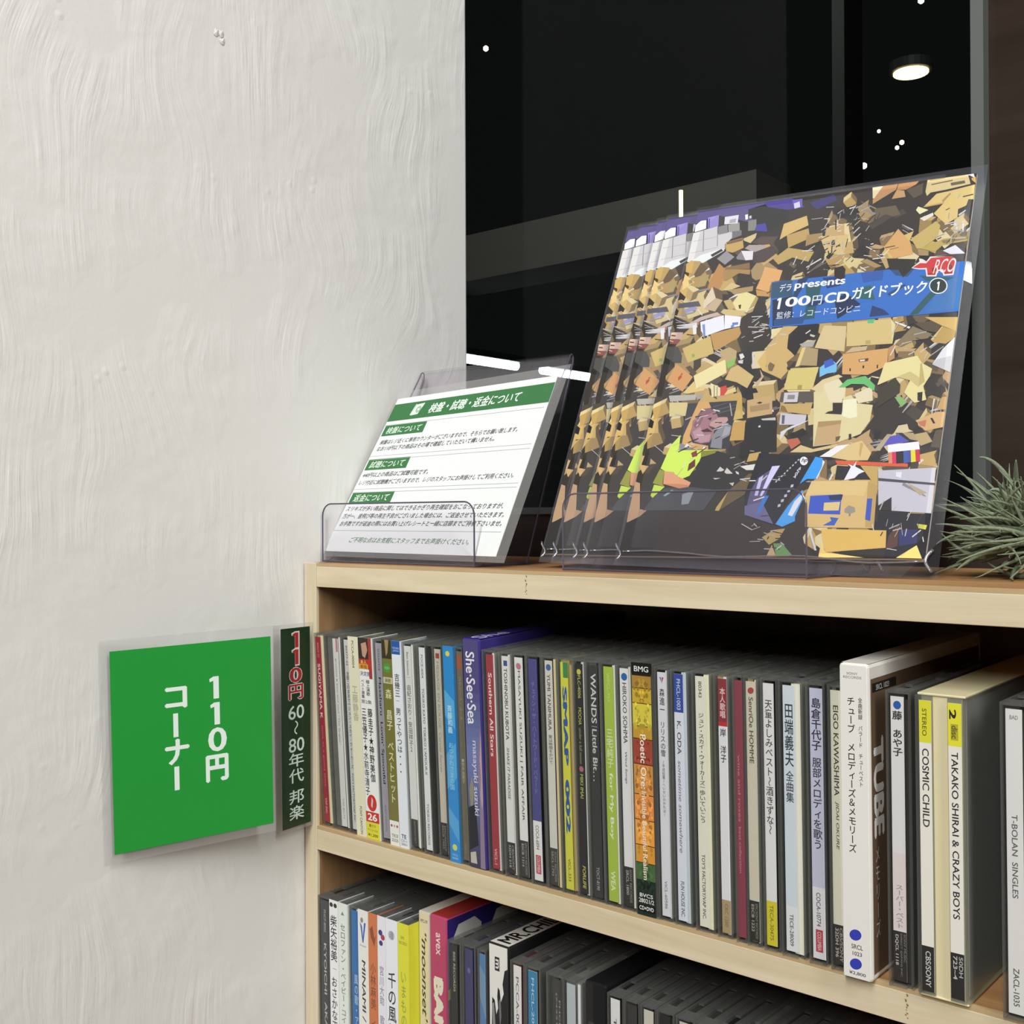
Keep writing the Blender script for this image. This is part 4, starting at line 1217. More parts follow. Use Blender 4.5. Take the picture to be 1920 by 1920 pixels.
# the printed picture on the cover: a heap of cartons, each patch in its own colour
ART = '''
A 5d5486 620,290 1920,90 1920,340 1370,420 960,330 620,450
A 46406a 640,230 1920,40 1920,100 640,290
A f0f5ff 620,470 700,405 775,395 770,515 610,565
A 9a8cd0 800,360 955,320 945,480 800,515
A 3a2f70 775,385 792,380 788,520 772,522
A 3a2f70 815,375 826,370 822,505 810,508
A d4d2d2 590,580 940,480 940,590 1140,560 1140,650 1040,740 1040,810 830,900 740,990 500,990
A 8a888c 734,530 745,530 735,845 722,845
A 8a888c 932,480 942,480 936,770 926,770
A b4b2b4 590,695 940,625 940,632 590,703
A b4b2b4 560,860 930,780 930,788 560,868
A eef2f0 560,985 700,890 1010,800 1030,830 730,1005
A 3a3830 835,890 990,805 1015,830 860,920
A 9a989a 925,945 1060,835 1175,920 1040,1030
A 8a8888 945,490 1075,455 1080,575 945,605
A a09e9a 1085,460 1245,425 1250,545 1090,570
A 787678 1140,570 1275,535 1275,610 1145,660
A e4e4ec 1040,350 1235,320 1220,440 1030,455
A b0aeb0 1110,390 1200,370 1190,430 1100,440
A 2a2828 1370,240 1600,170 1920,110 1920,420 1640,560 1490,420 1370,340
A 8a8880 1370,405 1485,380 1480,540 1365,550
A 4a44a0 1490,460 1610,440 1640,560 1455,545
A ffffff 1325,320 1365,310 1365,380 1330,390
A d8d8d0 1385,335 1415,328 1415,365 1385,372
A 6a5fc0 1680,160 1800,140 1800,195 1690,215
R 4a4090 130,370 330,330 420,400 300,420 160,400
R 6a60b0 330,350 400,340 400,400 340,410
R d8d4f0 340,375 380,360 385,400 345,412
R 3c3670 450,370 620,310 640,350 500,420
A c8a660 1045,770 1060,710 1290,650 1305,790 1150,860 1060,840
A 7a6040 1060,712 1290,655 1285,690 1070,745
A d8c48c 1300,660 1490,580 1470,650 1400,725 1310,690
A 5a4a44 1410,720 1550,630 1790,630 1720,730 1560,750
A b0a49c 1320,800 1380,750 1610,750 1580,830 1450,850
A 4c4040 1440,860 1700,760 1790,850 1600,990 1440,1010
A e8e4e8 1270,835 1440,835 1430,960 1330,968
A 8a868c 1200,925 1270,840 1330,968 1210,955
A c08c50 960,1010 1030,1080 1000,1300 960,1370 790,1370 830,1250
A ac8a52 1020,1090 1400,1100 1390,1170 1240,1150 1050,1260 1015,1250
A 8a6a48 1040,1070 1390,1000 1390,1090 1040,1100
A c0a060 490,1020 560,970 690,980 730,1060 600,1170 480,1130
A 6a5438 700,1000 800,1080 700,1180 620,1210 600,1165
A d8bc80 470,1160 615,1280 430,1390
A a08860 520,1250 570,1240 580,1290 530,1300
A b09c60 700,1185 820,1170 760,1330 640,1355
A e2ac6c 1600,1060 1850,1110 1800,1260 1690,1260 1660,1415 1475,1370 1560,1190
A c89858 1475,1380 1670,1420 1660,1480 1490,1470
A d8c088 1010,1390 1130,1280 1260,1330 1100,1390
A b09464 1060,1390 1440,1330 1430,1400 1170,1450 1120,1410
A e2d0b4 860,1345 910,1500 740,1650 735,1560
A c8b090 910,1500 1010,1530 900,1690 750,1655
A 6a5540 870,1340 1000,1400 1010,1525 910,1495
A e8dc9c 1130,1600 1240,1440 1350,1415 1480,1470 1330,1740 1200,1665
A b89c60 1480,1470 1510,1500 1430,1690 1330,1735
A 3a3020 1230,1600 1270,1590 1260,1650 1240,1650
A c8b070 1020,1540 1120,1515 1190,1640 1080,1645
A d0bc80 980,1700 1020,1655 1340,1680 1330,1745 1090,1765
G 55555f 240,180 600,150 560,70 250,110
G 9a98c8 330,200 520,150 545,190 370,255
G 8c8c98 230,300 480,235 500,250 240,320
G d8d8dc 540,200 560,195 630,285 610,290
G c8b4ac 380,430 600,310 850,240 900,280 700,335 560,385
G eceefa 590,390 950,285 960,500 660,605 600,525
G f2f0f8 965,285 1215,310 1195,450 960,500
G 4a90e0 1060,440 1105,430 1110,462 1060,480
G 6a84c8 1080,400 1170,392 1170,430 1080,440
G 7a90c8 620,430 660,420 670,600 640,600
G ecebe6 470,440 530,420 530,570 480,580
G b07850 540,390 580,380 570,430 540,440
G c09858 745,575 1190,460 1215,560 1180,620 830,830 800,800
G d0b870 315,790 745,600 800,865 400,1005
G 8fae60 455,880 500,870 510,915 470,930
G c8a898 140,545 325,545 300,650 120,648
G 8a4a44 120,655 290,655 240,720 120,722
G 4a4844 90,760 250,770 310,900 300,1010 200,1010 60,930
G 5a4a38 320,1020 440,1050 540,1160 480,1210
G b08858 305,1040 410,1010 430,1050 350,1080
G d49e62 225,1020 480,1220 320,1440 80,1275
G b05030 250,1225 300,1185 312,1220 255,1280
G b05030 290,1170 325,1160 320,1185 295,1190
G e0c880 330,1455 500,1280 530,1400 680,1350 650,1420 400,1470
G ece0a4 490,1205 980,950 995,1155 530,1400
G d2b67a 970,1255 1060,1090 1170,1040 1410,1210 1310,1388 1150,1300
G c0a878 870,840 1040,770 1150,830 1140,945 990,995
G 8cc060 990,995 1140,930 1110,1040 1010,1095
G 2c2628 1180,900 1340,780 1420,900 1370,1050 1410,1195 1250,1060 1160,1025
G e8e0dc 1185,880 1240,865 1270,920 1210,960
G d8d0cc 1170,975 1250,960 1240,1020 1180,1012
G d8d4d0 1380,860 1410,850 1420,1080 1390,1060
G d8b870 1460,990 1680,700 1860,480 1920,470 1920,870 1880,920 1920,1050 1820,1250 1540,1120
G 7a6644 1600,1000 1650,985 1640,1080 1590,1065
G 7a6644 1670,1010 1725,1040 1690,1115 1655,1100
G e8d890 1670,500 1850,470 1830,600 1680,645
G c8b090 1500,1100 1560,1210 1460,1370 1400,1290 1450,1290 1525,1220
G ece0b0 750,1310 900,1380 900,1500 770,1520
G 9a8458 800,1345 815,1350 815,1515 800,1515
G 9a8458 845,1365 858,1370 858,1510 845,1510
G d04838 905,1370 990,1345 1010,1420 960,1490 900,1500
G e0cc88 1010,1420 1130,1370 1140,1440 960,1490
G c8a860 760,1575 970,1520 1210,1440 1230,1500 1245,1830 1100,1850 1080,1570
G c8a874 1310,1570 1690,1490 1690,1770 1310,1835
G 2e2820 1450,1610 1500,1588 1545,1600 1500,1622
G a88c60 1350,1660 1650,1610 1650,1700 1360,1745
G d8c88c 120,1600 400,1600 400,1800 120,1810
G b8b4a8 110,1500 530,1480 520,1560 130,1590
G a8a098 540,1490 640,1470 620,1540 540,1560
E 3a3a3e 670,460 1365,418 1260,1080 545,1102
E 8a868c 560,1010 760,1000 780,1095 545,1102
E d8a868 820,440 960,430 1000,520 870,540 750,700 700,900 740,1000 960,1040 960,1090 780,1090 590,1010 610,900
E 585c60 1080,540 1350,470 1350,480 1090,555
E 585c60 1090,590 1340,520 1340,530 1100,602
E 585c60 1020,500 1250,440 1255,447 1030,512
E a47880 960,520 1060,560 1100,650 1060,740 1030,900 980,990 860,1010 760,980 715,880 740,700 850,580
E 8a606c 850,580 960,522 1050,560 980,600 900,640 840,760 780,800 745,760
E bc949c 740,850 850,780 900,900 1000,880 970,975 860,1000 780,960
E c49a94 990,720 1110,650 1190,645 1230,650 1240,690 1190,745 1050,800 980,780
E 4a2a30 850,835 950,800 1025,850 900,852
E 3a2528 950,665 1010,650 990,695
E 6a4450 960,760 1050,790 1040,830 990,800
E 8a8c92 1080,830 1200,720 1290,770 1260,900 1160,950 1150,1080 990,1062 1020,900
E a4a6aa 1200,770 1280,790 1250,880 1150,920
E e8e8ea 620,1060 660,1010 690,1030 720,1055
E e8e8ea 880,1080 905,1045 940,1085
E c8a058 1310,720 1490,690 1480,960 1260,972
E d0b068 1340,560 1400,540 1450,660 1310,690
E 1f1e1e 1480,720 1600,650 1920,640 1920,1120 1420,1180 1400,1050 1460,980
E c8c4bc 1700,670 1900,650 1905,690 1720,690
E d8d4cc 1660,770 1690,755 1695,785 1665,790
E 2e2c2a 860,1210 1090,1110 1250,1150 1600,1400 1300,1645 720,1645 720,1540
E d4f05c 570,890 545,1102 1080,1095 1060,1140 860,1200 840,1250 700,1450 600,1490 490,1430 340,1380 290,1350 430,1040
E 98983c 280,1360 345,1385 320,1560 350,1600 180,1550
E c8e050 200,1570 350,1600 180,1750 150,1720
E 8a3a34 720,1140 800,1100 810,1180 740,1200
E 6a2a2a 690,1290 780,1220 780,1320 670,1390
E 8a8a30 860,1110 1080,1098 1060,1140 860,1200
G 2a2826 0,1900 10,1900 0,1910
Q b09070 680,1000 700,830 800,840 800,1030 855,1040 780,1100 690,1130
Q 2c2a28 600,1060 700,1130 850,1060 900,1000 900,1380 620,1380
E 46484c 350,1620 700,1602 1100,1645 900,1920 50,1920 180,1750
E e0a078 345,1385 480,1400 500,1440 720,1540 690,1600 560,1622 330,1562
E c88860 330,1562 560,1622 690,1600 700,1580 540,1560
E 90989c 600,1700 770,1650 690,1830 590,1842
E 90b0a8 330,1720 450,1640 480,1650 360,1730
E d4ccc4 1080,1390 1130,1325 1190,1370 1150,1390
E d4ccc4 1190,1400 1225,1340 1310,1420 1220,1422
E c8c4bc 1030,1480 1140,1480 1060,1500
E c8c0b0 1260,1550 1330,1540 1310,1590
E d8d4cc 1345,1385 1390,1400 1395,1435 1360,1420
E e4e0d8 1410,1320 1690,1280 1640,1370 1500,1372
E c8a460 1540,1150 1700,1120 1690,1230 1500,1262
E c8a860 1080,1870 1250,1650 1240,1720 1120,1920 1060,1920
E 6a5838 1250,1650 1550,1410 1620,1420 1480,1700 1120,1920
F d8c878 310,0 720,0 620,268 240,270
F a89850 430,200 490,200 480,262 420,262
F 5a5048 210,300 650,290 650,440 180,442
F d0ccd0 250,310 450,300 430,440 235,442
F 8a8888 300,340 400,340 390,400 290,400
F c8a868 200,460 640,460 600,612 180,562
F 8a7040 210,480 260,500 300,580 190,560
F ccc8d2 200,590 560,620 540,720 420,752 180,752
F 5a5a78 220,620 260,620 250,740 215,740
F d8d8da 200,850 350,770 610,680 520,730 290,830 190,970
F c06848 280,960 440,930 480,1000 350,1090
F e0d4a0 660,310 800,180 1000,110 1100,240 1210,390 1260,460 1470,480 1430,700 1300,880 950,1012 650,1050
F c8a878 720,710 1040,690 1000,1000 660,1042
F b09060 720,710 1040,690 1030,740 720,790
F 2e2820 920,450 1050,450 1060,390 1085,450 1040,612 810,600 860,570 920,560
F f0ecc8 1060,412 1250,390 1255,640 1160,667 1050,632
F e6dab6 780,190 1010,120 1100,290 1030,442 880,445
F e6dab6 1220,330 1460,220 1470,420 1270,460
F c8a068 1100,250 1200,240 1210,330 1090,372
F 6cc070 1000,240 1120,130 1370,80 1500,210 1490,290 1350,195 1180,190 1080,240
F e0cc98 620,265 780,130 1000,60 1060,90 800,190 780,320
F 6a5838 960,920 1030,905 1010,960 960,985
F 3a3020 1140,880 1175,875 1180,945 1140,960
F d8c088 330,1130 480,1030 650,1085 1000,1012 960,1060 620,1132
F e0c488 900,1200 1150,1020 1320,970 1450,1140 1400,1240 1150,1242
F f4f0ee 740,1190 980,1040 1150,1020 900,1195
F c8a868 1300,1000 1340,1010 1300,1200 1280,1150
P e06038 625,620 1120,642 1120,665 640,648
F 26262a 980,1310 1540,1350 1540,1500 950,1500
F f0f0f4 1075,1512 1170,1330 1130,1290 1200,1315 1250,1250 1230,1325 1360,1392 1280,1425 1220,1482
F c8a860 1300,1310 1540,1320 1530,1700 1440,1500
P f4f4f8 985,515 1195,490 1200,545 985,568
P e09060 987,567 1012,564 1015,642 990,640
P d83060 1012,564 1040,561 1042,642 1015,642
P 2a2428 1040,561 1090,556 1092,640 1042,642
P 4060b0 1090,556 1118,553 1120,636 1092,640
P 5050a0 1118,553 1140,551 1142,634 1120,636
P e8e030 1140,551 1170,548 1174,630 1142,634
P d03048 1170,548 1198,545 1205,628 1174,630
P 5a58c0 940,530 1000,455 1060,442 1130,490 990,512
P b8a888 890,550 980,440 1010,440 930,555
P c8c6d0 920,690 1310,670 1285,980 1010,962 1010,870 920,935
P 4a4a50 920,740 1310,775 1310,790 920,760
P 8c8a90 1090,770 1240,860 1240,870 1080,790
P e8e8ee 1040,700 1080,700 1075,740 1040,730
P b8a890 1110,770 1250,840 1200,860
P 2a2a2c 915,930 1010,870 1010,965 915,955
P 1a1a24 920,970 1280,985 1250,1280 900,1280
P 5a3a30 990,1130 1060,1050 1050,1200 970,1230
P 2c3068 1060,1090 1190,1090 1180,1180 1060,1200
P c8c84c 1180,1050 1250,1060 1240,1090 1190,1080
P 1c1c22 100,570 480,590 430,720 330,830 210,1060 0,990 0,850
P 5a5478 40,830 90,740 220,660 110,960 200,1052 0,985
P 6a6890 0,930 120,900 200,1052 0,990
P d8d0f8 190,660 245,655 120,862 105,862
P c8c0e8 100,740 130,720 90,860 68,860
P 3a78c8 130,860 170,860 100,985 80,985
P f0f2f8 530,605 553,630 500,745 490,740
P 36a0f0 490,595 540,605 535,660 490,747 430,747 380,782 410,730
P 48a8f0 400,820 410,870 350,1000 350,1032 262,1070 215,1052 300,930
P e8ecf4 345,900 405,840 395,890 330,1000 300,990
P d8b878 420,870 470,760 850,758 910,790 890,1082 420,1072
P e0c484 420,862 465,760 860,760 822,862 520,850
P c0a060 850,762 912,790 890,1082 830,1072
P 3a58c0 455,862 670,850 660,988 440,982
P 24305c 580,860 680,852 670,890 590,890
P e0c888 550,908 660,902 650,960 545,962
P 3a58b8 845,880 880,880 865,1032 830,1022
P 9a9484 690,950 720,925 760,940 765,970 725,985 690,975
P 8a8474 720,980 732,980 730,1000 718,1000
P 3a60b8 590,1005 650,1012 620,1062 540,1062 600,1030
P e0b860 530,1085 975,1095 970,1212 560,1242 540,1160
P 2a2620 600,1242 965,1215 960,1280 820,1280
P e8c878 510,1280 530,1180 560,1242 820,1278
P ecd078 1040,1280 1180,1195 1215,1285
P b8a060 120,1140 200,1090 280,1080 240,1150 170,1190
P 6c9a58 200,1180 260,1180 330,1260 220,1270
P c8a878 150,1270 190,1190 220,1270
P d8d8dc 440,1080 455,1080 500,1230 485,1230
C d8c080 1120,960 1720,910 1740,1255 1110,1292
C e0d8a0 1720,910 1780,990 1740,1235 1735,1250
C d8c490 800,1000 1110,1010 1080,1362 670,1312
C d8a868 1060,1400 1680,1320 1670,1560 1400,1692 1050,1682
C c8b48c 1090,1390 1190,1310 1400,1290 1380,1350
C c09460 1680,1320 1760,1270 1770,1460 1680,1515
C 3a2a1c 1150,1600 1170,1600 1170,1640 1150,1640
C 3a2a1c 1330,1562 1355,1560 1352,1596 1330,1600
C 3a2a1c 1525,1552 1545,1550 1540,1600 1522,1600
C 5a4028 1275,1478 1415,1458 1405,1500 1285,1514
C e8e0d0 1290,1485 1365,1475 1360,1498 1295,1506
C 5cc080 1400,922 1500,912 1480,970 1400,972
C b8a868 1370,1210 1440,1205 1435,1262 1370,1266
C 78c0e8 740,1590 900,1470 980,1540 970,1652 840,1672 740,1722
C 3a60c0 800,1505 910,1460 950,1540 810,1602
C e8d8a0 1540,1830 1620,1560 1760,1500 1920,1480 1920,1720 1770,1732
C d0b070 0,1300 240,1010 440,1010 310,1130 290,1300 390,1422 260,1532 300,1632 200,1742 0,1642
C 7a6644 20,1560 50,1510 120,1550 80,1640 30,1630
C b09c70 430,1555 540,1300 720,1330 700,1562
C e0cc88 400,1575 500,1310 550,1300 460,1562
C 221e1a 300,1200 480,960 740,980 720,1100 500,1250 400,1422 290,1322
C d8c878 260,1890 340,1600 730,1580 640,1890
C a89850 440,1830 500,1830 490,1890 430,1890
C b0aca8 460,1260 690,1200 640,1300 500,1300
C d0ccc4 610,1120 680,1140 660,1165 605,1145
C e0dcd8 540,1110 610,1060 615,1075 550,1120
D d8b468 700,0 1150,0 1120,192 940,122
D c0a058 780,315 940,130 1120,192 1100,290 980,372 820,352
D e0c880 780,312 930,130 945,130 810,315
D 8a7858 300,380 540,130 800,240 740,300 540,330 390,412
D 5a4c38 560,90 780,60 920,130 860,220 700,190
D e8e8ea 300,60 510,140 490,165 300,80
D e8dc9c 55,942 160,640 550,550 600,540 660,640 800,720 770,820 680,962 720,1150 560,1192 420,1052 500,882 320,832
D d0c080 320,832 500,760 640,850 620,980 500,882
D c4b070 640,650 660,640 700,900 620,960
D 3c3828 60,1000 300,842 370,942 360,1052 60,1252
D 2a2620 600,1050 670,1040 660,1180 600,1160
D 88b870 290,1112 370,1100 460,1182 380,1252
D e4e4e8 800,662 940,450 1120,282 1070,560 1050,772
D c8c8cc 800,662 870,590 1060,540 1050,772
D c8a468 860,1272 930,1112 1000,1100 980,1282
D d8b078 570,1432 860,1312 970,1312 950,1522 700,1572
D c87858 600,1452 720,1422 700,1522 640,1500
D 2e2218 770,1400 800,1395 840,1470 810,1475
D d8c8a0 280,1600 340,1500 460,1480 480,1550 540,1580 420,1600
D b8a078 390,1600 540,1600 640,1720 500,1690
D c0a878 560,1620 720,1590 800,1720 640,1780
B e8d8b0 0,520 60,470 190,452 20,682 0,682
B c09060 150,470 355,430 320,560 0,762 0,702 20,682
B c08c5c 360,442 640,390 600,480 530,522 450,560 330,562
B c89c68 330,562 430,572 450,662 260,692
B 5c5040 460,562 690,470 680,622 560,682
B dcc890 770,402 1300,322 1330,482 1000,562 790,602 740,650 720,592 750,422
B 6a6048 800,482 1090,422 1090,437 800,497
B 6a6048 1060,467 1250,432 1260,472 1070,507
B b4a478 780,420 990,382 990,402 780,440
B e8e8ec 1250,300 1380,285 1390,400 1320,360
B d8a860 1340,400 1400,380 1400,470 1350,430
B e0c47c 690,812 870,622 1050,582 1390,492 1380,702 1300,702 1270,792 1160,842 1150,962 990,1052 830,902 960,762
B c8a85c 700,800 960,740 980,760 720,812
B a89460 940,720 1050,610 1070,620 960,745
B c8b068 520,1262 860,1012 920,1072 880,1242 680,1392 600,1402
B d8bc70 200,1482 120,1472 240,1292 560,1152 500,1292 530,1382 540,1482 340,1522 220,1535
B c0a858 640,1402 960,1262 1290,1222 1280,1292 950,1352 850,1442
B e6e6ee 950,1432 1120,1352 1250,1472 1050,1482
B ece8b0 590,852 620,802 760,852 640,912
B e8e0d0 640,970 820,890 830,930 700,1010
B d8d8dc 1100,1040 1130,1035 1170,1150 1145,1160
B e0e0e4 1215,1020 1235,1018 1235,1160 1215,1170
B d0d0d4 1160,920 1260,850 1265,865 1175,940
B c8c8cc 970,1050 1160,1005 1165,1018 980,1066
B 8a7a58 930,1290 1300,1225 1290,1270 960,1330
R d8bc80 520,612 690,590 720,602 680,742 560,722
R c8a870 565,552 690,520 690,602 555,612
R 3a342c 600,640 625,635 625,680 600,685
R d8b870 240,632 270,520 430,462 442,530 290,602
R c0a060 290,602 442,552 452,622 300,690
R a88a58 430,600 540,585 530,640 420,680
R c0a460 195,770 300,690 480,720 440,790 330,760 230,810
R d8c890 690,760 830,770 720,840 680,790
R d8a868 960,690 1060,560 1140,650 1160,740 1030,770
'''
cv = Canvas(6e-6, .03)
cv.rect(0, 0, 1, 1, '332d26')
rnd = random.Random(42)
# loose heap of small cartons, sleeves and discs behind the drawn ones
for k in range(620):
    x, y = rnd.uniform(1160, 1830), rnd.uniform(380, 1045)
    if (x < 1520 and y > 935) or (x < 1440 and y > 880) or (y < 470 and x < 1560):
        continue
    a = rnd.gauss(-.25, .5)
    tone = rnd.random()
    sc = rnd.uniform(.6, 1.25)

    def P_(lx, ly):
        return tuple(clamp(t) for t in UV(x + sc * (lx * math.cos(a) - ly * math.sin(a)), y + sc * (lx * math.sin(a) + ly * math.cos(a))))
    if tone < .5:      # a carton: lid, front and side panels
        w, h, d = rnd.uniform(9, 22), rnd.uniform(7, 15), rnd.uniform(5, 12)
        c1, c2, c3 = rnd.choice((('d8c48c', 'b89858', '7a6340'), ('c8a868', 'a08450', '5c4a30'), ('c0a070', '8a7048', '4a3c2a'), ('e0d0a0', 'c0a468', '84704a'), ('a89060', '7c6640', '403628')))
        cv.poly([P_(-w, -h), P_(w, -h), P_(w + d, -h - d), P_(-w + d, -h - d)], c1)
        cv.poly([P_(-w, -h), P_(w, -h), P_(w, h), P_(-w, h)], rnd.choice((c2, c1, c2)))
        cv.poly([P_(w, -h), P_(w + d, -h - d), P_(w + d, h - d), P_(w, h)], c3)
    elif tone < .72:
        for j in range(rnd.randint(3, 7)):
            o, L_ = rnd.uniform(-9, 9), rnd.uniform(6, 20)
            t = rnd.uniform(.5, 1.6)
            cv.poly([P_(-L_, o), P_(L_, o + rnd.uniform(-4, 4)), P_(L_, o + t + 1), P_(-L_, o + t)], rnd.choice(('d0cecc', 'b0aeac', '8c8a88', '6a6662', 'e0deda')))
    else:
        w, h = rnd.uniform(8, 26), rnd.uniform(5, 14)
        cv.poly([P_(-w, -h), P_(w * rnd.uniform(.5, 1), -h), P_(w, h * rnd.uniform(.3, 1)), P_(-w * .8, h)], rnd.choice(('1e1b18', '3a332a', '4a4238', '24201e', '5c5040', '2a2622', '6a5c44')))
band = [art('R', x, y) for x, y in ((185, 935), (1512, 790), (1470, 1142), (165, 1255))]
lines = [l.split() for l in ART.strip().split('\n')]
for l in lines:
    cv.poly([art(l[0], *map(float, p.split(','))) for p in l[2:]], l[1])
# white and grey disc slivers on top in the open heaps
for cx, cy, n, ang in ((1600, 410, 40, .5), (1560, 480, 40, .6), (1440, 620, 40, .3), (1480, 560, 20, .2), (1420, 880, 18, .1), (1330, 790, 20, .2), (1800, 430, 20, .7), (1640, 480, 26, .2), (1250, 620, 26, -.2), (1700, 640, 14, .4), (1680, 990, 20, .9), (1440, 1000, 20, .3), (1850, 380, 10, .5), (1290, 850, 16, .2)):
    for k in range(n):
        x, y = rnd.gauss(cx, 26), rnd.gauss(cy, 17)
        a = -ang + rnd.gauss(0, .45)
        L_, w_ = rnd.uniform(5, 24), rnd.uniform(.7, 2.2)
        dx, dy = math.cos(a) * L_ / 2, math.sin(a) * L_ / 2
        px, py = -math.sin(a) * w_ / 2, math.cos(a) * w_ / 2
        pts = [UV(x - dx - px, y - dy - py), UV(x + dx - px, y + dy - py), UV(x + dx + px, y + dy + py), UV(x - dx + px, y - dy + py)]
        if min(min(p) for p in pts) < 0 or max(max(p) for p in pts) > 1:
            continue
        cv.poly(pts, rnd.choice(('e2e0dc', 'c8c6c4', 'a8a6a4', '35302b', '2a2622', 'b8b0a0')))
# blue title band with the heap showing through in darker blues
cv.poly(band, '3270c4')
for c, pts in (('1c3a66', '370,915 450,890 300,1140 330,1040'), ('285a62', '420,955 535,945 500,1085 480,1190 400,1200 430,1080'), ('1b2c4c', '190,1060 330,1030 330,1200 190,1245'), ('2a5470', '185,940 330,920 330,1030 180,1050'), ('1a2a50', '620,1060 700,1010 800,1090 640,1195'), ('2b6464', '780,985 870,955 900,1060 760,1050'), ('1c3c78', '540,905 700,890 660,960 570,980'),
               ('223a6c', '880,1100 960,1130 1000,1165 860,1180'), ('2a5a5c', '1270,1010 1340,990 1190,1160 1130,1170'), ('3c78b8', '1340,960 1490,880 1475,1120 1250,1150'), ('2f5cac', '800,870 960,850 950,920 820,940'), ('285080', '1000,845 1180,830 1120,900 1040,890'), ('24487c', '980,1020 1100,950 1110,960 1000,1035'), ('285c6c', '1200,890 1440,905 1380,930 1250,930'), ('1c3468', '430,1080 560,1060 540,1090 440,1110'), ('235088', '200,1200 420,1175 400,1225 200,1245')):
    cv.poly([art('R', *map(float, p.split(','))) for p in pts.split()], c)
cv.poly([art('R', x, y) for x, y in ((980, 770), (1180, 775), (1165, 830), (1090, 905), (1060, 850), (1000, 850))], '2c281c')
cv.poly([art('C', x, y) for x, y in ((945, 200), (1060, 160), (1100, 210), (1085, 330), (1045, 380), (945, 310))], '2a241c')
# red toy cow badge
for c, pts in (('ece6e0', '1148,838 1203,792 1200,770 1225,775 1250,792 1275,758 1432,742 1452,790 1432,888 1365,893 1353,857 1327,862 1316,898 1250,898 1243,848 1200,848'), ('d0383a', '1157,835 1208,803 1248,805 1282,768 1428,752 1444,790 1424,878 1372,882 1362,848 1320,852 1308,888 1258,888 1252,838 1200,840'), ('a82c30', '1258,888 1308,888 1312,876 1256,874'), ('a82c30', '1372,882 1424,878 1426,864 1368,868'), ('3a3a38', '1280,760 1430,742 1460,785 1440,775 1425,755')):
    cv.poly([art('R', *map(float, p.split(','))) for p in pts.split()], c)
for ex, ey in ((1300, 850), (1410, 830)):
    for rr, c in ((13, '2c3a2c'), (7, 'b0483c')):
        cv.poly([art('R', ex + rr * math.cos(t), ey + rr * 1.05 * math.sin(t)) for t in [i * math.pi / 8 for i in range(16)]], c)


def artbox(t, p0, p1, hgt, col, bold=0.0, shear=0.0):
    """line of lettering along p0->p1 (photo pixels), cap height hgt"""
    a, b = UV(*p0), UV(*p1)
    c_ = UV(p0[0] + 0, p0[1] - hgt)
    cv.text(t, a[0], min(a[1], b[1]) if abs(a[1] - b[1]) < .004 else (a[1] + b[1]) / 2, b[0], (a[1] + b[1]) / 2 + (c_[1] - a[1]), col, 0, bold, shear)


artbox('RCO', (1750, 518), (1790, 514), 26, 'f4ece4', .0, .3)
artbox('デラ', (1464, 552), (1486, 549), 14, 'f0f4f8', .01)
artbox('presents', (1492, 549), (1587, 541), 15, 'f4f6fa', .03)
u0, u1 = UV(1457, 585), UV(1469, 563)
cv.one(u0[0], u0[1], u1[0], u1[1], 'ffffff')
artbox('00', (1474, 581), (1522, 576), 18, 'ffffff', .03)
artbox('円', (1525, 577), (1543, 575), 17, 'ffffff', .0)
artbox('CD', (1548, 574), (1594, 569), 19, 'ffffff', .03)
artbox('ガイドブック', (1598, 570), (1738, 552), 24, 'ffffff', .02)
artbox('監修：レコードコンビニ', (1458, 603), (1615, 590), 13, 'e4ecf4', .0)
for rr, c in ((17, 'f4f6fa'), (15, '22382e')):
    cv.poly([UV(1760 + rr * math.cos(t), 541 + rr * .9 * math.sin(t)) for t in [i * math.pi / 12 for i in range(24)]], c)
u0, u1 = UV(1756, 550), UV(1763, 533)
cv.one(u0[0], u0[1], u1[0], u1[1], 'ffffff')
cv.poly([UV(1511 + 7.5 * math.cos(t), 869 + 8 * math.sin(t)) for t in [i * math.pi / 8 for i in range(16)]], 'f0f0f4')
artbox('hp', (1506, 873), (1517, 872), 9, '24242c', .02, .2)
for k, ch in enumerate('4504'):
    artbox(ch, (1500 - k * 3, 886 + k * 5), (1505 - k * 3, 886 + k * 5), 6, 'd8d8e0', .02)
for k in range(9):
    x, y = 1500 - k * 5.2, 866 + k * 5
    cv.poly([UV(x, y), UV(x + 3, y - 1), UV(x + 2, y + 2), UV(x - 1, y + 3)], 'c8c8d0')
for k in range(5):
    x, y = 1487 - k * 6, 913 + k * 9
    cv.poly([UV(x, y), UV(x + 5, y - 1), UV(x + 4, y + 4), UV(x - 1, y + 5)], 'c8c8d0')
cover_art = cv
nC = (CQ[1] - CQ[0]).cross(CQ[3] - CQ[0]).normalized()
SQ = planar([(1149, 1058), (1757, 1086), (1853, 306), (1306, 388)], cfit)
base = Vector((.30, .05, .0))
inv = Matrix.Translation(-base)
names = ['front booklet of boxes heaped cover, all its blue title band showing',
         'second booklet from the front, mostly covered by the front one',
         'middle booklet of the five fanned ones in clear sleeves',
         'fourth booklet of the fan, second from the back',
         'rearmost booklet, its sleeve nearest to the notice']
first = None
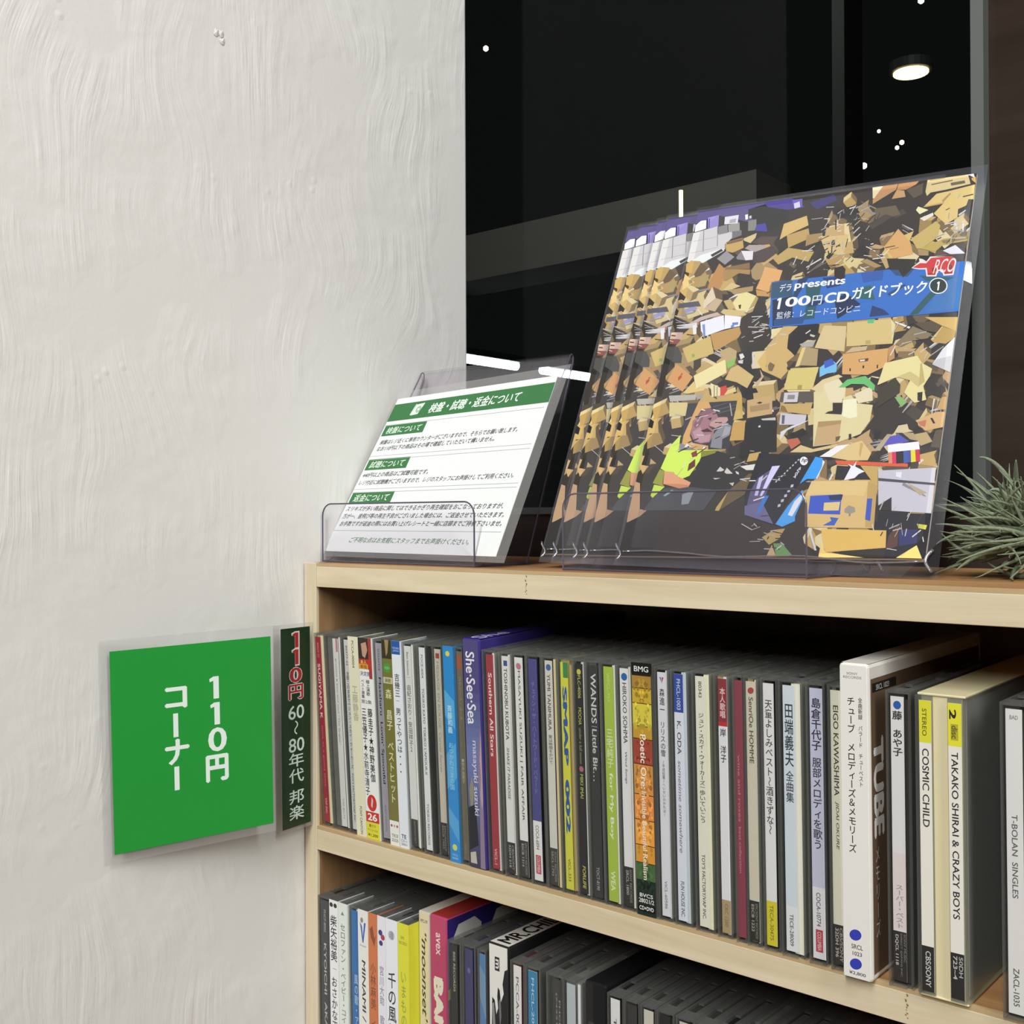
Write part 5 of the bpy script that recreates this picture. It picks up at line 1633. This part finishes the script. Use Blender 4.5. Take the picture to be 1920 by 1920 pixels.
for k, (dx, dy) in enumerate(((0, 0), (-.0235, .0022), (-.0325, .0044), (-.0485, .0066), (-.0590, .0088))):
    r = empty('guide_booklet', base + Vector((dx, dy, 0)))
    tag(r, names[k], 'booklet', 'guide booklets in the acrylic stand')
    if first is None:
        f = loc(quadmap(CQ, nC), inv)
        q = MB()
        cover_art.put(q, f)
        o1 = q.build('cover', PRINT, r)
        q = MB()
        a = [f(u, v, -.0001) for u, v in ((0, 0), (1, 0), (1, 1), (0, 1))]
        b = [f(u, v, -.0018) for u, v in ((0, 0), (1, 0), (1, 1), (0, 1))]
        q.face(a)
        q.face(b[::-1])
        for i in range(4):
            j = (i + 1) % 4
            q.face([a[i], b[i], b[j], a[j]])
        o2 = q.build('pages', WHITE, r)
        g_ = quadmap(SQ, nC)
        q = MB()      # sleeve: front film bulging a little over the booklet, back film, closed at the rim
        n1, n2 = 10, 12
        for side, sg in ((0, 1), (1, -1)):
            i0 = len(q.v)
            for j in range(n2 + 1):
                for i in range(n1 + 1):
                    u, v = i / n1, j / n2
                    e = min(u, 1 - u, v, 1 - v)
                    bul = (.0022 if sg > 0 else .0028) * min(1, e / .05) * sg
                    q.v.append(tuple(inv @ g_(u, v, -.0008 + bul)))
            for j in range(n2):
                for i in range(n1):
                    q.f.append((i0 + j * (n1 + 1) + i, i0 + j * (n1 + 1) + i + 1, i0 + (j + 1) * (n1 + 1) + i + 1, i0 + (j + 1) * (n1 + 1) + i))
                    q.c.append(H('ffffff'))
        o3 = q.build('sleeve', FILM, r, 0, True)
        q = MB()  # wavy glossy ridges along the fold, added to catch white glints
        wv = random.Random(4)
        q.tube([tuple(inv @ g_(.03 + .94 * i / 24, .030 + .004 * math.sin(i * .55) + wv.uniform(-.001, .001), .0012)) for i in range(25)], .00045, 6)
        q.tube([tuple(inv @ g_(.985 - .02 * math.sin(t * .5), .012 + .045 * t / 6, .0014)) for t in range(7)], .0008, 6)
        q.tube([tuple(inv @ g_(.012 + .012 * math.sin(t * .8), .008 + .04 * t / 6, .0014)) for t in range(7)], .0006, 6)
        o4 = q.build('glint_fold', GLINT, r, 0, True)
        first = (o1, o2, o3, o4)
    else:
        for o in first:
            c = o.copy()
            COL.objects.link(c)
            c.parent = r

# ------------------------------------------------------------------ air plant
m, nt, b = mat('silvery_leaf')
no = N(nt, 'ShaderNodeTexNoise', Scale=90.0, Detail=3.0)
r_ = nt.nodes.new('ShaderNodeValToRGB')
r_.color_ramp.elements[0].color, r_.color_ramp.elements[1].color = H('566248'), H('9aa68a')
nt.links.new(no.outputs[0], r_.inputs[0])
nt.links.new(r_.outputs[0], b.inputs['Base Color'])
b.inputs['Roughness'].default_value = 0.75
LEAF = m
plant = empty('air_plant', (.428, .082, .0))
tag(plant, 'bushy silvery green air plant with curling thin leaves, lying on the top board', 'plant')
q = MB()
rnd = random.Random(8)
ctr = Vector((.0, .0, .017))


def leaf(p0, d, L_, droop, r0, curl=0.0, n=11):
    pts, rad = [], []
    p, d = Vector(p0), Vector(d).normalized()
    side = d.cross(Vector((0, 0, 1)))
    for i in range(n):
        t = i / (n - 1)
        pts.append(tuple(p))
        rad.append(max(r0 * 1.3 * (1 - t) ** .6, .00015))
        d = (d + Vector((0, 0, -1)) * droop / n + side * curl / n).normalized()
        p = p + d * (L_ / n)
        if p.z < .001:
            p.z = .001
            d.z = abs(d.z) * .3
    q.tube(pts, rad, 5)


for k in range(380):
    a = rnd.uniform(0, 2 * math.pi)
    el = rnd.uniform(-.35, 1.15)
    d = Vector((math.cos(a) * math.cos(el), math.sin(a) * math.cos(el), math.sin(el)))
    o = ctr + Vector((d.x * .012, d.y * .009, d.z * .009)) + Vector((rnd.gauss(0, .006), rnd.gauss(0, .005), rnd.gauss(0, .003)))
    leaf(o, d, rnd.uniform(.018, .042), rnd.uniform(-.3, 1.0), rnd.uniform(.0006, .0011), rnd.uniform(-2.4, 2.4))
# the long stray leaves
for px, tip, sag in (((1895, 905), (1836, 857), .006), ((1890, 1000), (1786, 998), .003), ((1850, 1045), (1765, 1000), -.006), ((1930, 1080), (1852, 1055), -.004), ((1905, 900), (1905, 862), 0), ((1880, 960), (1850, 925), .004), ((1900, 1030), (1800, 1020), .003), ((1890, 935), (1855, 920), .004)):
    A_ = on(px, 1, .078) - Vector(plant.location)
    B_ = on(tip, 1, .070) - Vector(plant.location)
    M_ = (A_ + B_) / 2 + Vector((0, 0, sag))
    pts, rad = [], []
    for i in range(14):
        t = i / 13
        pts.append(tuple((1 - t) ** 2 * A_ + 2 * t * (1 - t) * M_ + t * t * B_))
        rad.append(.0013 * (1 - t) ** .6 + .00015)
    q.tube(pts, rad, 6)
q.build('leaves', LEAF, plant, 0, True)
q = MB()
q.tube([(.012, .0, .004), (.006, 0, .010), (0, 0, .018), (-.004, 0, .026)], [.003, .006, .007, .003], 9)
q.build('stem', flat('dry_stem', '6a6248', 0.8), plant, 0, True)

# ------------------------------------------------------------------ the night outside the window
TUBE = emit('fluorescent_tube', 'f4f8ff', 14.0)
WARM = emit('warm_lamp', 'ffdc98', 5.0)
POINT = emit('far_light', 'fff2d8', 4.0)
DARK = flat('dark_fixture', '3a3a3c', 0.5)


def lampbox(name, label, x, y0, y1, z, wd, group=None):
    r = empty(name, (x, (y0 + y1) / 2, z))
    tag(r, label, 'lamp', group)
    q = MB()
    q.box(-wd, wd, -(y1 - y0) / 2 - .02, (y1 - y0) / 2 + .02, .02, .07)
    q.build('housing', DARK, r)
    q = MB()
    q.tube([(0, -(y1 - y0) / 2, 0), (0, (y1 - y0) / 2, 0)], .036, 10)
    q.build('tube', TUBE, r, 0, True)


lampbox('tube_lamp', 'white fluorescent tube beyond the glass, behind the acrylic holder and next to the wall edge', -5.40, 5.30, 6.52, 1.27, .09)
lampbox('tube_lamp', 'white fluorescent tube beyond the glass between notice and booklets', -5.40, 6.85, 7.75, 1.27, .09)
lampbox('tube_lamp', 'white fluorescent tube beyond the glass right of the booklet sleeve', -1.388, 5.2, 5.95, 1.262, .07)
o = on((1708, 138), 2, 1.25)
r = empty('downlight', o)
tag(r, 'warm round downlight glowing high in the dark window', 'lamp')
q = MB()
q.tube([(0, 0, 0.004), (0, 0, .03)], .058, 24)
q.build('housing', DARK, r)
q = MB()
q.tube([(0, 0, 0), (0, 0, .0035)], .047, 24)
q.build('lamp_disc', WARM, r)
for px, rr, lab in (((911, 91), .014, 'small white light in the upper window beside the wall edge'), ((1648, 246), .007, 'topmost of the tiny lights above the booklets'), ((1691, 267), .009, 'right one of the paired tiny lights below the warm downlight'), ((1682, 277), .008, 'lower left one of the paired tiny lights below the warm downlight'), ((1620, 311), .012, 'yellowish tiny light just above the booklet edge'), ((1727, 1), .012, 'tiny white light at the very top of the window')):
    o = on(px, 1, 4.0)
    q = MB()
    q.tube([(0, 0, -rr), (0, 0, -rr * .5), (0, 0, rr * .5), (0, 0, rr)], [rr * .4, rr, rr, rr * .4], 10)
    b_ = q.build('far_light', POINT, None, 0, True)
    b_.location = o
    tag(b_, lab, 'light')
a, b2 = on((1277, 357), 1, 3.0), on((1277, 408), 1, 3.0)
q = MB()
q.tube([(0, 0, 0), (0, 0, a.z - b2.z)], .0075, 8)
o = q.build('light_strip', emit('warm_strip', 'ffe2a8', 4.0), None)
o.location = b2
tag(o, 'short upright warm light line just above the rear booklets', 'light')
for px, w, h_, c in (((1889, 902), .006, .05, POINT), ((1897, 898), .003, .04, POINT), ((1908, 836), .004, .022, emit('blue_sign_light', '7090e0', 1.5)), ((1919, 852), .008, .07, emit('pale_sign_light', 'd8e8c8', 1.2))):
    o = on(px, 1, 4.2)
    q = MB()
    q.tube([(0, 0, -h_ / 2), (0, 0, h_ / 2)], w, 8)
    b_ = q.build('far_light', c, None)
    b_.location = o
    tag(b_, {1889: 'bright upright light glint behind the air plant', 1897: 'thin second glint just right of the bright one behind the plant', 1908: 'small bluish light above the air plant', 1919: 'pale greenish light at the right picture edge above the plant'}[px[0]], 'light')
# pale beam of the building opposite, ending in the open
A1, A2, A3, A4 = on((878, 437), 1, 5), on((1418, 322), 1, 5), on((878, 523), 1, 5), on((1418, 428), 1, 5)
q = MB()
q.box(A1.x - 2.5, A2.x, 5, 5.4, (A3.z + A4.z) / 2, (A1.z + A2.z) / 2)
tag(q.build('beam_opposite', flat('grey_concrete', '6c6862', 0.8, 0.06, 4.0)), kind='structure')
q = MB()
o1, o2 = on((1560, 100), 1, 3.2), on((1583, 100), 1, 3.2)
q.box(o1.x, o2.x, 3.2, 3.35, -1.0, 3.0)
tag(q.build('post_opposite', flat('dark_post', '262624', 0.6)), kind='structure')
q = MB()  # brown panel standing in for wood reflected in the right-hand pane
o1 = on((1856, 500), 1, 2.4)
q.box(o1.x, o1.x + 3, 2.4, 2.5, -.5, 3)
tag(q.build('wood_reflection', wood('reflected_wood_brown', '7a5c50', '94746a', 0, .1)), kind='structure')
area('beam_fill_light', (-2.2, 2.2, 2.9), (-3.4, 5, 1.7), .5, .5, 36)  # unseen fill light, added to brighten the beam opposite
